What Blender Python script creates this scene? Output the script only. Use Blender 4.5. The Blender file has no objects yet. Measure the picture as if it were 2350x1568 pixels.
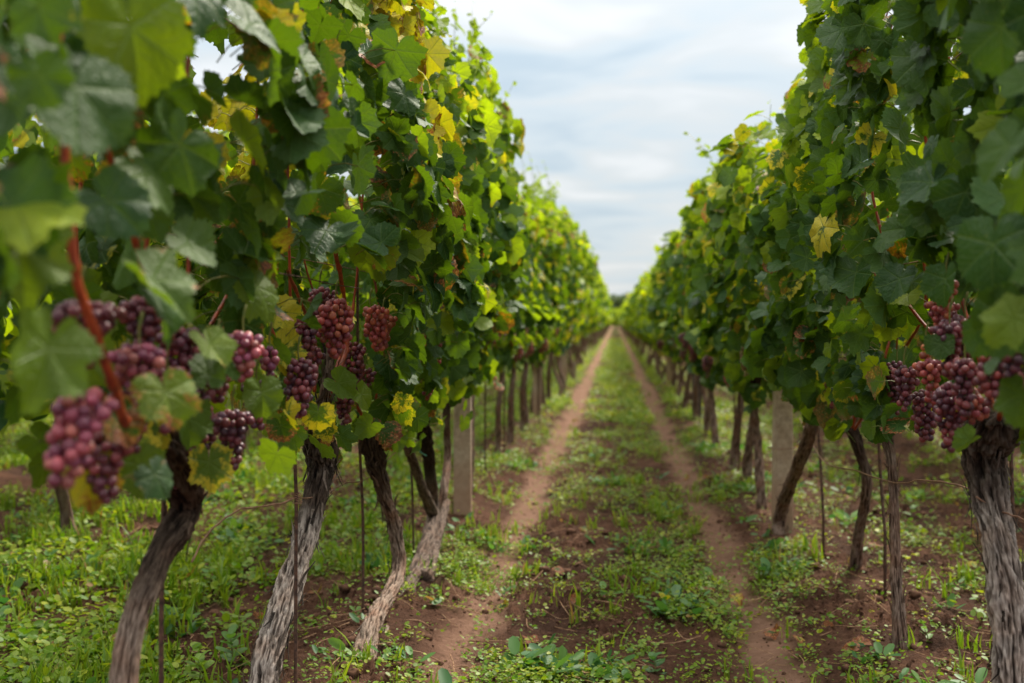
import bpy, bmesh, math, random
import numpy as np
from mathutils import Vector, Matrix
R = math.radians
SC = bpy.context.scene
COL = SC.collection
rs = np.random.RandomState(7)

# ------------------------------------------------------------------ camera, sky, sun, exposure
CAM_H = 1.0
F = 2611.0                       # focal length in pixels of the 2350 px wide view of the photograph
YAW, PITCH = math.atan((1412 - 1175) / F), -math.atan(49 / F)
cd = bpy.data.cameras.new('camera'); cam = bpy.data.objects.new('camera', cd); COL.objects.link(cam)
cam.location = (0, 0, CAM_H)
cam.rotation_euler = (R(90) + PITCH, 0, YAW)
cd.lens = 40; cd.sensor_width = 36; cd.clip_start = 0.02; cd.clip_end = 6000
cd.dof.use_dof = True; cd.dof.focus_distance = 2.82; cd.dof.aperture_fstop = 2.8
SC.camera = cam

SUN_EL, SUN_AZ = R(48), R(28)     # azimuth measured from +Y (down the row) towards +X
w = bpy.data.worlds.new('World'); SC.world = w; w.use_nodes = True
nt = w.node_tree; nt.nodes.clear()
def N(t, kind, **kw):
    n = t.nodes.new(kind)
    for k, v in kw.items(): setattr(n, k, v)
    return n
out = N(nt, 'ShaderNodeOutputWorld'); bg = N(nt, 'ShaderNodeBackground')
sky = N(nt, 'ShaderNodeTexSky', sky_type='NISHITA', sun_disc=False)
sky.sun_elevation = SUN_EL; sky.sun_rotation = SUN_AZ; sky.dust_density = 2.0
tc = N(nt, 'ShaderNodeTexCoord'); sep = N(nt, 'ShaderNodeSeparateXYZ'); nt.links.new(tc.outputs['Generated'], sep.inputs[0])
def M(t, op, a, b=None, c=None, clamp=False):
    n = N(t, 'ShaderNodeMath', operation=op); n.use_clamp = clamp
    for i, v in enumerate((a, b, c)):
        if v is None: continue
        if isinstance(v, (int, float)): n.inputs[i].default_value = v
        else: t.links.new(v, n.inputs[i])
    return n.outputs[0]
zc = M(nt, 'ADD', M(nt, 'MAXIMUM', sep.outputs[2], 0.0), 0.22)
cx = M(nt, 'DIVIDE', sep.outputs[0], zc); cy = M(nt, 'DIVIDE', sep.outputs[1], zc)
cmb = N(nt, 'ShaderNodeCombineXYZ'); nt.links.new(M(nt, 'MULTIPLY', cx, 1.15), cmb.inputs[0]); nt.links.new(M(nt, 'MULTIPLY', cy, 1.75), cmb.inputs[1])
cmb.inputs[2].default_value = 3.3
cn = N(nt, 'ShaderNodeTexNoise'); cn.inputs['Scale'].default_value = 2.3; cn.inputs['Detail'].default_value = 3.0
cn.inputs['Roughness'].default_value = 0.45; cn.inputs['Distortion'].default_value = 0.35
nt.links.new(cmb.outputs[0], cn.inputs['Vector'])
cr = N(nt, 'ShaderNodeValToRGB'); nt.links.new(cn.outputs['Fac'], cr.inputs[0])
e = cr.color_ramp.elements
e[0].position = 0.36; e[0].color = (0.41, 0.50, 0.57, 1)
e[1].position = 0.66; e[1].color = (0.64, 0.665, 0.68, 1)
m_ = e.new(0.47); m_.color = (0.505, 0.575, 0.62, 1)
m_ = e.new(0.56); m_.color = (0.55, 0.59, 0.61, 1)
# brighter overhead, as under a thin overcast
up = M(nt, 'MULTIPLY_ADD', M(nt, 'POWER', M(nt, 'MAXIMUM', sep.outputs[2], 0.0), 2.2), 4.6, 1.0)
wz = N(nt, 'ShaderNodeMix', data_type='RGBA'); nt.links.new(M(nt, 'MULTIPLY', M(nt, 'SUBTRACT', sep.outputs[2], 0.3), 2.0, clamp=True), wz.inputs[0])
nt.links.new(cr.outputs[0], wz.inputs[6]); wz.inputs[7].default_value = (0.60, 0.585, 0.54, 1); mixw = wz.outputs[2]
vm = N(nt, 'ShaderNodeVectorMath', operation='SCALE'); nt.links.new(mixw, vm.inputs[0]); nt.links.new(up, vm.inputs['Scale'])
sk = N(nt, 'ShaderNodeVectorMath', operation='SCALE'); nt.links.new(sky.outputs[0], sk.inputs[0]); sk.inputs['Scale'].default_value = 0.1
mx = N(nt, 'ShaderNodeMix', data_type='RGBA'); mx.inputs[0].default_value = 0.9
nt.links.new(sk.outputs[0], mx.inputs[6]); nt.links.new(vm.outputs[0], mx.inputs[7])
nt.links.new(mx.outputs[2], bg.inputs[0]); bg.inputs[1].default_value = 1.0
nt.links.new(bg.outputs[0], out.inputs[0])

sl = bpy.data.lights.new('sun', 'SUN'); sun = bpy.data.objects.new('sun', sl); COL.objects.link(sun)
sl.energy = 4.6; sl.angle = R(10); sl.color = (1.0, 0.92, 0.78)
sd = Vector((math.sin(SUN_AZ) * math.cos(SUN_EL), math.cos(SUN_AZ) * math.cos(SUN_EL), math.sin(SUN_EL)))
sun.rotation_euler = (-sd).to_track_quat('-Z', 'Y').to_euler()
SC.view_settings.view_transform = 'Standard'; SC.view_settings.look = 'None'
SC.view_settings.exposure = 0.38; SC.view_settings.gamma = 1.0
SC.render.engine = 'CYCLES'
SC.cycles.use_denoising = True
SC.cycles.max_bounces = 8; SC.cycles.transmission_bounces = 4; SC.cycles.diffuse_bounces = 4; SC.cycles.glossy_bounces = 2

RC = Matrix.Rotation(YAW, 3, 'Z') @ Matrix.Rotation(R(90) + PITCH, 3, 'X')
def ray(px, py): return RC @ Vector(((px - 1175) / F, -(py - 784) / F, -1.0))
def PX(px, py, X):               # the point of the plane x = X that the photograph shows at (px, py)
    d = ray(px, py); t = X / d.x
    return np.array((X, d.y * t, CAM_H + d.z * t))
def PY(px, py, Y):
    d = ray(px, py); t = Y / d.y
    return np.array((d.x * t, Y, CAM_H + d.z * t))
def PG(px, py, z=0.0):
    d = ray(px, py); t = (z - CAM_H) / d.z
    return np.array((d.x * t, d.y * t, z))

# ------------------------------------------------------------------ noise
_pm = np.random.RandomState(3).permutation(256); _pm = np.concatenate([_pm] * 3)
_gr = np.random.RandomState(4).normal(size=(256, 3)); _gr /= np.linalg.norm(_gr, axis=1)[:, None]
def pn(x, y, z=0.0):
    x, y, z = np.broadcast_arrays(np.asarray(x, float), np.asarray(y, float), np.asarray(z, float))
    xi, yi, zi = (np.floor(a).astype(int) for a in (x, y, z))
    xf, yf, zf = x - xi, y - yi, z - zi
    xi &= 255; yi &= 255; zi &= 255
    u, v, w_ = (a * a * a * (a * (a * 6 - 15) + 10) for a in (xf, yf, zf))
    def g(i, j, k):
        h = _gr[_pm[_pm[_pm[xi + i] + yi + j] + zi + k]]
        return h[..., 0] * (xf - i) + h[..., 1] * (yf - j) + h[..., 2] * (zf - k)
    def L(a, b, t): return a + (b - a) * t
    return L(L(L(g(0,0,0), g(1,0,0), u), L(g(0,1,0), g(1,1,0), u), v), L(L(g(0,0,1), g(1,0,1), u), L(g(0,1,1), g(1,1,1), u), v), w_) * 1.6
def fbm(x, y, z=0.0, o=4, g=0.5):
    s, a, f = 0, 1, 1
    for i in range(o):
        s = s + a * pn(x * f, y * f, z * f + 7.3 * i); a *= g; f *= 2.03
    return s
def sst(a, b, x): t = np.clip((x - a) / (b - a), 0, 1); return t * t * (3 - 2 * t)

# ------------------------------------------------------------------ mesh helpers
def mesh_np(name, v, f, mat, uv=None, attrs=None, smooth=True):
    v = np.asarray(v, np.float32); f = np.asarray(f, np.int32); k = f.shape[1]
    me = bpy.data.meshes.new(name)
    me.vertices.add(len(v)); me.vertices.foreach_set('co', v.ravel())
    me.loops.add(f.size); me.loops.foreach_set('vertex_index', f.ravel())
    me.polygons.add(len(f)); me.polygons.foreach_set('loop_start', np.arange(0, f.size, k, dtype=np.int32))
    me.polygons.foreach_set('loop_total', np.full(len(f), k, np.int32))
    me.polygons.foreach_set('use_smooth', np.full(len(f), smooth))
    if uv is not None:
        l = me.uv_layers.new(name='UVMap'); l.data.foreach_set('uv', np.asarray(uv, np.float32)[f.ravel()].ravel())
    for an, av in (attrs or {}).items():
        a = me.color_attributes.new(an, 'FLOAT_COLOR', 'POINT'); av = np.asarray(av, np.float32)
        if av.ndim == 1: av = np.stack([av, av, av, np.ones_like(av)], 1)
        a.data.foreach_set('color', av.ravel())
    me.materials.append(mat); me.update(); me.validate()
    return me
def link(name, me, parent=None, loc=None):
    o = bpy.data.objects.new(name, me); COL.objects.link(o)
    if parent is not None: o.parent = parent
    if loc is not None: o.location = loc
    return o
def tag(o, label=None, cat=None, group=None, kind=None):
    if label: o['label'] = label
    if cat: o['category'] = cat
    if group: o['group'] = group
    if kind: o['kind'] = kind
    return o
def catmull(P, n):
    P = np.asarray(P, float); Q = np.vstack([2 * P[0] - P[1], P, 2 * P[-1] - P[-2]])
    t = np.linspace(0, len(P) - 1 - 1e-6, n); i = t.astype(int); u = (t - i)[:, None]
    a, b, c, d = Q[i], Q[i + 1], Q[i + 2], Q[i + 3]
    return 0.5 * (2 * b + (c - a) * u + (2 * a - 5 * b + 4 * c - d) * u * u + (3 * b - a - 3 * c + d) * u ** 3)
def frames(C):
    T = np.gradient(C, axis=0); T /= np.linalg.norm(T, axis=1)[:, None] + 1e-9
    n = np.cross(T[0], (0.31, 0.9, 0.1)); n /= np.linalg.norm(n); Ns = []
    for t in T:
        n = n - t * n.dot(t); n /= np.linalg.norm(n) + 1e-9; Ns.append(n)
    Ns = np.array(Ns); return T, Ns, np.cross(T, Ns)
def tube_arrays(C, rad, k=8, disp=None):
    """tube round the path C (n,3), radii rad (n); returns verts and triangles"""
    n = len(C); rad = np.broadcast_to(rad, (n,)); T, A, B = frames(C)
    th = np.arange(k) / k * 2 * np.pi
    rr = rad[:, None] * np.ones((n, k))
    if disp is not None: rr = rr + disp
    V = C[:, None] + (np.cos(th)[None, :, None] * A[:, None] + np.sin(th)[None, :, None] * B[:, None]) * rr[..., None]
    V = V.reshape(-1, 3)
    i, j = np.meshgrid(np.arange(n - 1), np.arange(k), indexing='ij'); i = i.ravel(); j = j.ravel(); j2 = (j + 1) % k
    q = np.stack([i * k + j, i * k + j2, (i + 1) * k + j2, (i + 1) * k + j], 1)
    t = np.vstack([q[:, [0, 1, 2]], q[:, [0, 2, 3]]])
    V = np.vstack([V, C[:1], C[-1:]]); a = n * k; jj = np.arange(k)
    t = np.vstack([t, np.stack([np.full(k, a), (jj + 1) % k, jj], 1), np.stack([np.full(k, a + 1), (n - 1) * k + jj, (n - 1) * k + (jj + 1) % k], 1)])
    return V, t
class Acc:
    def __init__(s): s.v = []; s.f = []; s.a = []; s.n = 0
    def add(s, v, f, a=None):
        s.v.append(v); s.f.append(f + s.n); s.n += len(v)
        if a is not None: s.a.append(a if np.ndim(a) == 2 else np.tile(np.asarray(a, float), (len(v), 1)))
    def mesh(s, name, mat, smooth=True):
        return mesh_np(name, np.vstack(s.v), np.vstack(s.f), mat, attrs={'tint': np.vstack(s.a)} if s.a else None, smooth=smooth)

# ------------------------------------------------------------------ materials
def mat(name):
    m = bpy.data.materials.new(name); m.use_nodes = True; t = m.node_tree
    return m, t, t.nodes['Principled BSDF'], t.nodes['Material Output']
def noise(t, scale, detail=3, rough=0.55, vec=None, dist=0.0):
    n = N(t, 'ShaderNodeTexNoise'); n.inputs['Scale'].default_value = scale; n.inputs['Detail'].default_value = detail
    n.inputs['Roughness'].default_value = rough; n.inputs['Distortion'].default_value = dist
    if vec is not None: t.links.new(vec, n.inputs['Vector'])
    return n.outputs['Fac']
def ramp(t, fac, stops):
    n = N(t, 'ShaderNodeValToRGB'); t.links.new(fac, n.inputs[0]); el = n.color_ramp.elements
    for i, (p, c) in enumerate(stops):
        x = el[i] if i < 2 else el.new(p)
        x.position = p; x.color = (*c, 1) if len(c) == 3 else c
    return n.outputs[0]
def mix(t, f, a, b, bt='MIX'):
    n = N(t, 'ShaderNodeMix', data_type='RGBA', blend_type=bt)
    for i, v in ((0, f), (6, a), (7, b)):
        if isinstance(v, (int, float)): n.inputs[i].default_value = v
        elif isinstance(v, tuple): n.inputs[i].default_value = (*v, 1)
        else: t.links.new(v, n.inputs[i])
    return n.outputs[2]
def attr(t, name):
    a = N(t, 'ShaderNodeAttribute'); a.attribute_name = name
    s = N(t, 'ShaderNodeSeparateColor'); t.links.new(a.outputs['Color'], s.inputs[0])
    return a.outputs['Color'], s.outputs[0], s.outputs[1], s.outputs[2], a.outputs['Alpha']
def bump(t, h, bsdf, dist=0.01, strength=0.5):
    b = N(t, 'ShaderNodeBump'); b.inputs['Strength'].default_value = strength; b.inputs['Distance'].default_value = dist
    t.links.new(h, b.inputs['Height']); t.links.new(b.outputs[0], bsdf.inputs['Normal']); return b.outputs[0]

def leaf_material(name, veins=True):
    m, t, b, o = mat(name)
    _, yel, aut, rnd, yng = attr(t, 'tint')
    uvn = N(t, 'ShaderNodeUVMap'); uvn.uv_map = 'UVMap'
    sx = N(t, 'ShaderNodeSeparateXYZ'); t.links.new(uvn.outputs[0], sx.inputs[0])
    ofs = N(t, 'ShaderNodeVectorMath', operation='ADD'); t.links.new(uvn.outputs[0], ofs.inputs[0])
    cz = N(t, 'ShaderNodeCombineXYZ'); t.links.new(M(t, 'MULTIPLY', rnd, 37.0), cz.inputs[2]); t.links.new(M(t, 'MULTIPLY', rnd, 91.0), cz.inputs[0]); t.links.new(cz.outputs[0], ofs.inputs[1])
    vec = ofs.outputs[0]
    X, Y = M(t, 'ABSOLUTE', sx.outputs[0]), sx.outputs[1]
    rad = M(t, 'SQRT', M(t, 'ADD', M(t, 'MULTIPLY', X, X), M(t, 'MULTIPLY', Y, Y)))
    vd = None; sec = None
    for ang in ((0, 50, 105) if veins else (0, 52)):
        c_, s_ = math.cos(R(ang)), math.sin(R(ang))
        al = M(t, 'ADD', M(t, 'MULTIPLY', X, s_), M(t, 'MULTIPLY', Y, c_))
        pe = M(t, 'ABSOLUTE', M(t, 'SUBTRACT', M(t, 'MULTIPLY', X, c_), M(t, 'MULTIPLY', Y, s_)))
        pe2 = M(t, 'ADD', pe, M(t, 'MULTIPLY', M(t, 'LESS_THAN', al, 0.0), 2.0))
        fr = M(t, 'ABSOLUTE', M(t, 'SUBTRACT', M(t, 'FRACT', M(t, 'MULTIPLY', M(t, 'SUBTRACT', al, M(t, 'MULTIPLY', pe, 0.75)), 6.0)), 0.5))
        if vd is None: vd, sec = pe2, fr
        else:
            k = M(t, 'LESS_THAN', pe2, vd)
            sec = M(t, 'ADD', M(t, 'MULTIPLY', fr, k), M(t, 'MULTIPLY', sec, M(t, 'SUBTRACT', 1.0, k)))
            vd = M(t, 'MINIMUM', vd, pe2)
    mainv = M(t, 'SUBTRACT', 1.0, M(t, 'DIVIDE', vd, 0.028), clamp=True)
    secv = M(t, 'MULTIPLY', M(t, 'SUBTRACT', 1.0, M(t, 'DIVIDE', sec, 0.09), clamp=True), 0.55)
    vein = M(t, 'MAXIMUM', mainv, secv)
    n1 = noise(t, 2.2, 4, 0.6, vec); n2 = noise(t, 9.0, 3, 0.6, vec)
    green = mix(t, rnd, (0.012, 0.052, 0.010), (0.050, 0.108, 0.006))
    green = mix(t, M(t, 'MULTIPLY', n1, 0.5), green, (0.020, 0.066, 0.018))
    young = mix(t, n1, (0.20, 0.33, 0.018), (0.36, 0.42, 0.02))
    col = mix(t, yng, green, young)
    yellow = mix(t, n1, (0.34, 0.36, 0.022), (0.62, 0.46, 0.04))
    # autumn colour creeps in from the rim between the veins
    edge = M(t, 'ADD', M(t, 'ADD', M(t, 'MULTIPLY', rad, 0.55), M(t, 'MULTIPLY', n1, 1.3)), M(t, 'MULTIPLY', n2, 0.5))
    edge = M(t, 'SUBTRACT', edge, M(t, 'MULTIPLY', vein, 0.25))
    yf = M(t, 'MULTIPLY', M(t, 'SUBTRACT', edge, M(t, 'MULTIPLY_ADD', yel, -1.05, 1.88)), 6.0, clamp=True)
    col = mix(t, yf, col, yellow)
    rf = M(t, 'MULTIPLY', M(t, 'SUBTRACT', edge, M(t, 'MULTIPLY_ADD', aut, -0.92, 1.96)), 7.0, clamp=True)
    red = ramp(t, n2, [(0.35, (0.07, 0.030, 0.02)), (0.5, (0.24, 0.055, 0.025)), (0.62, (0.40, 0.16, 0.06)), (0.75, (0.55, 0.42, 0.25))])
    col = mix(t, rf, col, red)
    # pale specks
    sp = M(t, 'MULTIPLY', M(t, 'SUBTRACT', noise(t, 16, 2, 0.5, vec), 0.68), 8.0, clamp=True)
    col = mix(t, M(t, 'MULTIPLY', sp, 0.5), col, (0.34, 0.30, 0.10))
    if veins: col = mix(t, M(t, 'MULTIPLY', vein, 0.42), col, (0.16, 0.26, 0.06))
    geo = N(t, 'ShaderNodeNewGeometry')
    back = mix(t, 0.5, col, (0.10, 0.20, 0.06)) 
    colf = mix(t, M(t, 'MULTIPLY', geo.outputs['Backfacing'], 0.65), col, back)
    t.links.new(colf, b.inputs['Base Color'])
    b.inputs['Roughness'].default_value = 0.54; b.inputs['Specular IOR Level'].default_value = 0.28
    h = M(t, 'ADD', M(t, 'MULTIPLY', vein, -0.6), M(t, 'MULTIPLY', noise(t, 7.0, 3, 0.6, vec), 1.3))
    nb = bump(t, h, b, 0.004, 0.6 if veins else 0.3)
    tr = N(t, 'ShaderNodeBsdfTranslucent')
    tcol = mix(t, 0.5, mix(t, 1.0, colf, (3.2, 2.8, 0.3), 'MULTIPLY'), (0.15, 0.25, 0.002))
    t.links.new(mix(t, M(t, 'MULTIPLY', vein, 0.4), tcol, (0.10, 0.14, 0.02)), tr.inputs[0]); t.links.new(nb, tr.inputs['Normal'])
    ms = N(t, 'ShaderNodeMixShader'); t.links.new(M(t, 'ADD', M(t, 'MULTIPLY_ADD', rnd, 0.14, 0.20), M(t, 'MULTIPLY', yng, 0.22)), ms.inputs[0])
    t.links.new(b.outputs[0], ms.inputs[1]); t.links.new(tr.outputs[0], ms.inputs[2]); t.links.new(ms.outputs[0], o.inputs[0])
    return m
LEAF = leaf_material('vine_leaf'); LEAFS = leaf_material('vine_leaf_plain', False)

def simple_leaf(name, c1, c2, c3, trans=0.35, rough=0.5):
    m, t, b, o = mat(name)
    _, yel, aut, rnd, yng = attr(t, 'tint')
    col = mix(t, rnd, c1, c2); col = mix(t, yel, col, c3); col = mix(t, aut, col, (0.30, 0.16, 0.07))
    t.links.new(col, b.inputs['Base Color']); b.inputs['Roughness'].default_value = rough; b.inputs['Specular IOR Level'].default_value = 0.35
    tr = N(t, 'ShaderNodeBsdfTranslucent'); t.links.new(mix(t, 1.0, col, (1.8, 1.8, 0.8), 'MULTIPLY'), tr.inputs[0])
    ms = N(t, 'ShaderNodeMixShader'); ms.inputs[0].default_value = trans
    t.links.new(b.outputs[0], ms.inputs[1]); t.links.new(tr.outputs[0], ms.inputs[2]); t.links.new(ms.outputs[0], o.inputs[0])
    return m
WEED = simple_leaf('weed_leaf', (0.045, 0.14, 0.010), (0.16, 0.29, 0.010), (0.46, 0.42, 0.04))
BROAD = simple_leaf('broad_weed_leaf', (0.028, 0.10, 0.040), (0.06, 0.18, 0.040), (0.24, 0.36, 0.06))
TREELEAF = simple_leaf('tree_leaf', (0.028, 0.065, 0.018), (0.06, 0.10, 0.025), (0.12, 0.15, 0.04), 0.25)

def bark_material(name, lo, mid_, hi, warm):
    m, t, b, o = mat(name)
    _, ridge, dark, rnd, _a = attr(t, 'tint')
    tcn = N(t, 'ShaderNodeTexCoord'); mp = N(t, 'ShaderNodeMapping'); mp.inputs['Scale'].default_value = (1, 1, 0.12)
    t.links.new(tcn.outputs['Object'], mp.inputs[0])
    n1 = noise(t, 190, 4, 0.65, mp.outputs[0]); n2 = noise(t, 14, 3, 0.5, tcn.outputs['Object'])
    f = M(t, 'ADD', M(t, 'MULTIPLY', ridge, 0.62), M(t, 'MULTIPLY', n1, 0.45))
    col = ramp(t, f, [(0.28, lo), (0.80, hi), (0.52, mid_)])
    col = mix(t, M(t, 'MULTIPLY', M(t, 'SUBTRACT', n2, 0.42), 2.6, clamp=True), col, mix(t, 1.0, col, warm, 'MULTIPLY'))
    col = mix(t, dark, col, mix(t, 1.0, col, (0.24, 0.22, 0.20), 'MULTIPLY'))
    t.links.new(col, b.inputs['Base Color']); b.inputs['Roughness'].default_value = 0.9; b.inputs['Specular IOR Level'].default_value = 0.2
    bump(t, M(t, 'ADD', n1, M(t, 'MULTIPLY', noise(t, 420, 2), 0.3)), b, 0.004, 0.7)
    return m
BARK = bark_material('silvery_bark', (0.022, 0.016, 0.013), (0.15, 0.118, 0.10), (0.50, 0.43, 0.385), (0.80, 0.62, 0.52))
BARKT = bark_material('tan_grey_bark', (0.026, 0.017, 0.013), (0.14, 0.095, 0.072), (0.38, 0.29, 0.235), (0.90, 0.60, 0.46))
BARKD = bark_material('dark_brown_bark', (0.020, 0.013, 0.011), (0.085, 0.058, 0.046), (0.20, 0.15, 0.125), (0.90, 0.65, 0.5))
BARKB = bark_material('brown_bark', (0.030, 0.018, 0.014), (0.125, 0.078, 0.058), (0.30, 0.215, 0.175), (0.95, 0.62, 0.45))

def plain(name, c1, c2, scale=60, rough=0.6, spec=0.4, metal=0.0, bd=0.002, vec=(1, 1, 1)):
    m, t, b, o = mat(name); tcn = N(t, 'ShaderNodeTexCoord'); mp = N(t, 'ShaderNodeMapping'); mp.inputs['Scale'].default_value = vec
    t.links.new(tcn.outputs['Object'], mp.inputs[0]); n = noise(t, scale, 4, 0.6, mp.outputs[0])
    t.links.new(ramp(t, n, [(0.35, c1), (0.65, c2)]), b.inputs['Base Color'])
    b.inputs['Roughness'].default_value = rough; b.inputs['Specular IOR Level'].default_value = spec; b.inputs['Metallic'].default_value = metal
    bump(t, n, b, bd, 0.5); return m
CANE = plain('red_cane', (0.16, 0.022, 0.010), (0.46, 0.075, 0.022), 60, 0.42, 0.5, vec=(1, 1, 0.15))
OLDWOOD = plain('tan_wood', (0.14, 0.08, 0.05), (0.42, 0.27, 0.18), 90, 0.8, 0.2, vec=(1, 1, 0.1))
RUST = plain('rusty_iron', (0.045, 0.028, 0.024), (0.17, 0.085, 0.055), 70, 0.75, 0.4, 0.3)
WIRE = plain('rusty_wire', (0.16, 0.075, 0.045), (0.36, 0.20, 0.13), 50, 0.6, 0.4, 0.2)
TEAL = plain('teal_twine', (0.01, 0.14, 0.12), (0.02, 0.26, 0.22), 80, 0.5, 0.4)
STEMG = plain('green_stem', (0.10, 0.16, 0.03), (0.26, 0.20, 0.05), 40, 0.5, 0.4)
DARKWOOD = plain('dark_post_wood', (0.03, 0.025, 0.025), (0.11, 0.09, 0.085), 40, 0.85, 0.2, vec=(1, 1, 0.08))
CLOD = plain('soil_clod', (0.050, 0.024, 0.015), (0.17, 0.086, 0.055), 45, 0.95, 0.15, bd=0.004)
TWIG = plain('dry_straw', (0.22, 0.11, 0.06), (0.45, 0.28, 0.17), 60, 0.8, 0.2)

m, t, b, o = mat('concrete'); CONC = m
tcn = N(t, 'ShaderNodeTexCoord'); sz = N(t, 'ShaderNodeSeparateXYZ'); t.links.new(tcn.outputs['Object'], sz.inputs[0])
n1 = noise(t, 26, 5, 0.65, tcn.outputs['Object']); n2 = noise(t, 5, 3, 0.5, tcn.outputs['Object']); n3 = noise(t, 160, 3, 0.6, tcn.outputs['Object'])
c = ramp(t, n1, [(0.3, (0.30, 0.225, 0.16)), (0.7, (0.60, 0.48, 0.365))])
soilm = M(t, 'MULTIPLY', M(t, 'SUBTRACT', M(t, 'MULTIPLY_ADD', n2, 0.7, 0.12), sz.outputs[2]), 3.0, clamp=True)
c = mix(t, M(t, 'MULTIPLY', soilm, 0.75), c, (0.33, 0.19, 0.12))
c = mix(t, M(t, 'MULTIPLY', M(t, 'SUBTRACT', n3, 0.62), 9, clamp=True), c, (0.10, 0.085, 0.07))
t.links.new(c, b.inputs['Base Color']); b.inputs['Roughness'].default_value = 0.92; bump(t, n3, b, 0.003, 0.6)

m, t, b, o = mat('grape_skin'); GRAPE = m
cl, r_, g_, b_, a_ = attr(t, 'tint')
tcn = N(t, 'ShaderNodeTexCoord'); nb = noise(t, 130, 3, 0.6, tcn.outputs['Object'])
blm = noise(t, 55, 2, 0.5, tcn.outputs['Object'])
c = mix(t, M(t, 'MULTIPLY', M(t, 'SUBTRACT', blm, 0.38), 0.9, clamp=True), cl, mix(t, 0.5, cl, (0.28, 0.19, 0.27)))
c = mix(t, M(t, 'MULTIPLY', M(t, 'SUBTRACT', nb, 0.68), 6, clamp=True), c, (0.25, 0.14, 0.07))
t.links.new(c, b.inputs['Base Color']); b.inputs['Roughness'].default_value = 0.42; b.inputs['Specular IOR Level'].default_value = 0.5
b.inputs['Subsurface Weight'].default_value = 0.3; b.inputs['Subsurface Radius'].default_value = (0.01, 0.003, 0.003); b.inputs['Subsurface Scale'].default_value = 0.6

def soil_material(name, tracky):
    m, t, b, o = mat(name)
    _, cov, trk, dmp, _a = attr(t, 'tint')
    tcn = N(t, 'ShaderNodeTexCoord'); V = tcn.outputs['Object']
    n1 = noise(t, 3.2, 5, 0.6, V); n2 = noise(t, 38, 5, 0.7, V); n3 = noise(t, 210, 3, 0.7, V)
    f = M(t, 'ADD', M(t, 'MULTIPLY', n1, 0.45), M(t, 'MULTIPLY', n2, 0.6))
    soil = ramp(t, f, [(0.32, (0.048, 0.022, 0.013)), (0.72, (0.215, 0.108, 0.067)), (0.52, (0.112, 0.052, 0.032))])
    trc = ramp(t, f, [(0.30, (0.20, 0.10, 0.064)), (0.72, (0.37, 0.215, 0.152))])
    c = mix(t, trk, soil, trc)
    c = mix(t, M(t, 'MULTIPLY', dmp, 0.6), c, (0.050, 0.026, 0.018))
    gr = ramp(t, n2, [(0.35, (0.05, 0.10, 0.014)), (0.65, (0.17, 0.23, 0.03))])
    c = mix(t, cov, c, gr)
    t.links.new(c, b.inputs['Base Color']); b.inputs['Roughness'].default_value = 0.95; b.inputs['Specular IOR Level'].default_value = 0.15
    bump(t, M(t, 'ADD', n2, M(t, 'MULTIPLY', n3, 0.5)), b, 0.03, 1.0); return m
SOIL = soil_material('red_soil', 0); PATHM = soil_material('packed_track_soil', 1)

# ------------------------------------------------------------------ ground
TRX = 0.455
def track_mask(x, y):
    wob = 0.035 * pn(0.35 * y, 3.1) + 0.02 * pn(1.7 * y, 9.0)
    wd = 0.075 + 0.035 * sst(7, 13, y) + 0.03 * pn(0.9 * y, 5.0, np.sign(x)) + 0.06 * fbm(x * 5, y * 2.5, 2.0, 4)
    return sst(0.045, -0.045, np.abs(np.abs(x) - TRX - wob) - wd)
def height(x, y):
    near = sst(60, 12, np.abs(y))
    tm = track_mask(x, y)
    row = np.abs(((x + 0.775) % 1.55) - 0.0); row = np.minimum(row, 1.55 - row)
    h = 0.045 * np.exp(-(row / 0.22) ** 2) + 0.018 * fbm(x * 0.8, y * 0.8, 0.5, 3)
    rough = sst(-0.15, 0.35, fbm(x * 1.6, y * 1.1, 8.0, 3))
    lump = fbm(x * 9, y * 9, 1.0, 4); cl = np.maximum(0, pn(x * 17, y * 17, 4.0) + 0.55 * pn(x * 41, y * 41, 6.0) + .3 * pn(x * 70, y * 70, 9.)) + .25 * pn(x * 55, y * 55, 12.) 
    h = h + near * (1 - tm) * (0.010 * lump + (0.013 + 0.034 * rough) * cl)
    return h - 0.018 * tm + near * tm * 0.0045 * (lump + .9 * pn(x * 45, y * 30, 3.))
def cover(x, y):                 # how densely weeds grow, 0..1
    n = 0.5 + 0.55 * fbm(x * 1.5, y * 1.0, 11.0, 3) + 0.30 * pn(x * 6, y * 5, 13.0) + 0.2 * pn(x * 15, y * 13, 17.0)
    base = np.where(x < -1.0, 0.45, np.where(x > 1.0, 0.22, 0.33))
    base = base + 0.14 * sst(5, 14, y) 
    c = sst(0.66, 1.02, n + base * 0.8 - 0.05)
    return c * (1 - (np.where(x < 0, .50, .92) + np.where(x < 0, .34, -.06) * sst(5, 9, y)) * track_mask(x, y))
def axis(segs):
    o = []
    for a, b_, st in segs: o += list(np.arange(a, b_, st))
    return o + [segs[-1][1]]
xs = np.array(axis([(-1500, -60, 240), (-60, -8, 4.3), (-8, -3.0, 0.10), (-3.0, -1.4, 0.032), (-1.4, 1.9, 0.0115), (1.9, 3.2, 0.032), (3.2, 8, 0.10), (8, 60, 4.3), (60, 1500, 240)]))
ys = [-40, -20, -10, -5, -2, 0, 1.0, 1.8]; y_ = 2.3
while y_ < 1800: ys.append(y_); y_ += max(0.011, 0.0042 * y_) if y_ < 40 else 0.03 * y_
ys = np.array(ys)
GX, GY = np.meshgrid(xs, ys); H = height(GX, GY); tm = track_mask(GX, GY); cv = cover(GX, GY)
covm = np.clip(cv, 0, 1) * (0.12 + 0.55 * sst(6, 18, GY)); covm = covm * (1 - .3 * tm); covm = np.where(np.abs(GX) > 60, 0.7, covm)
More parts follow.
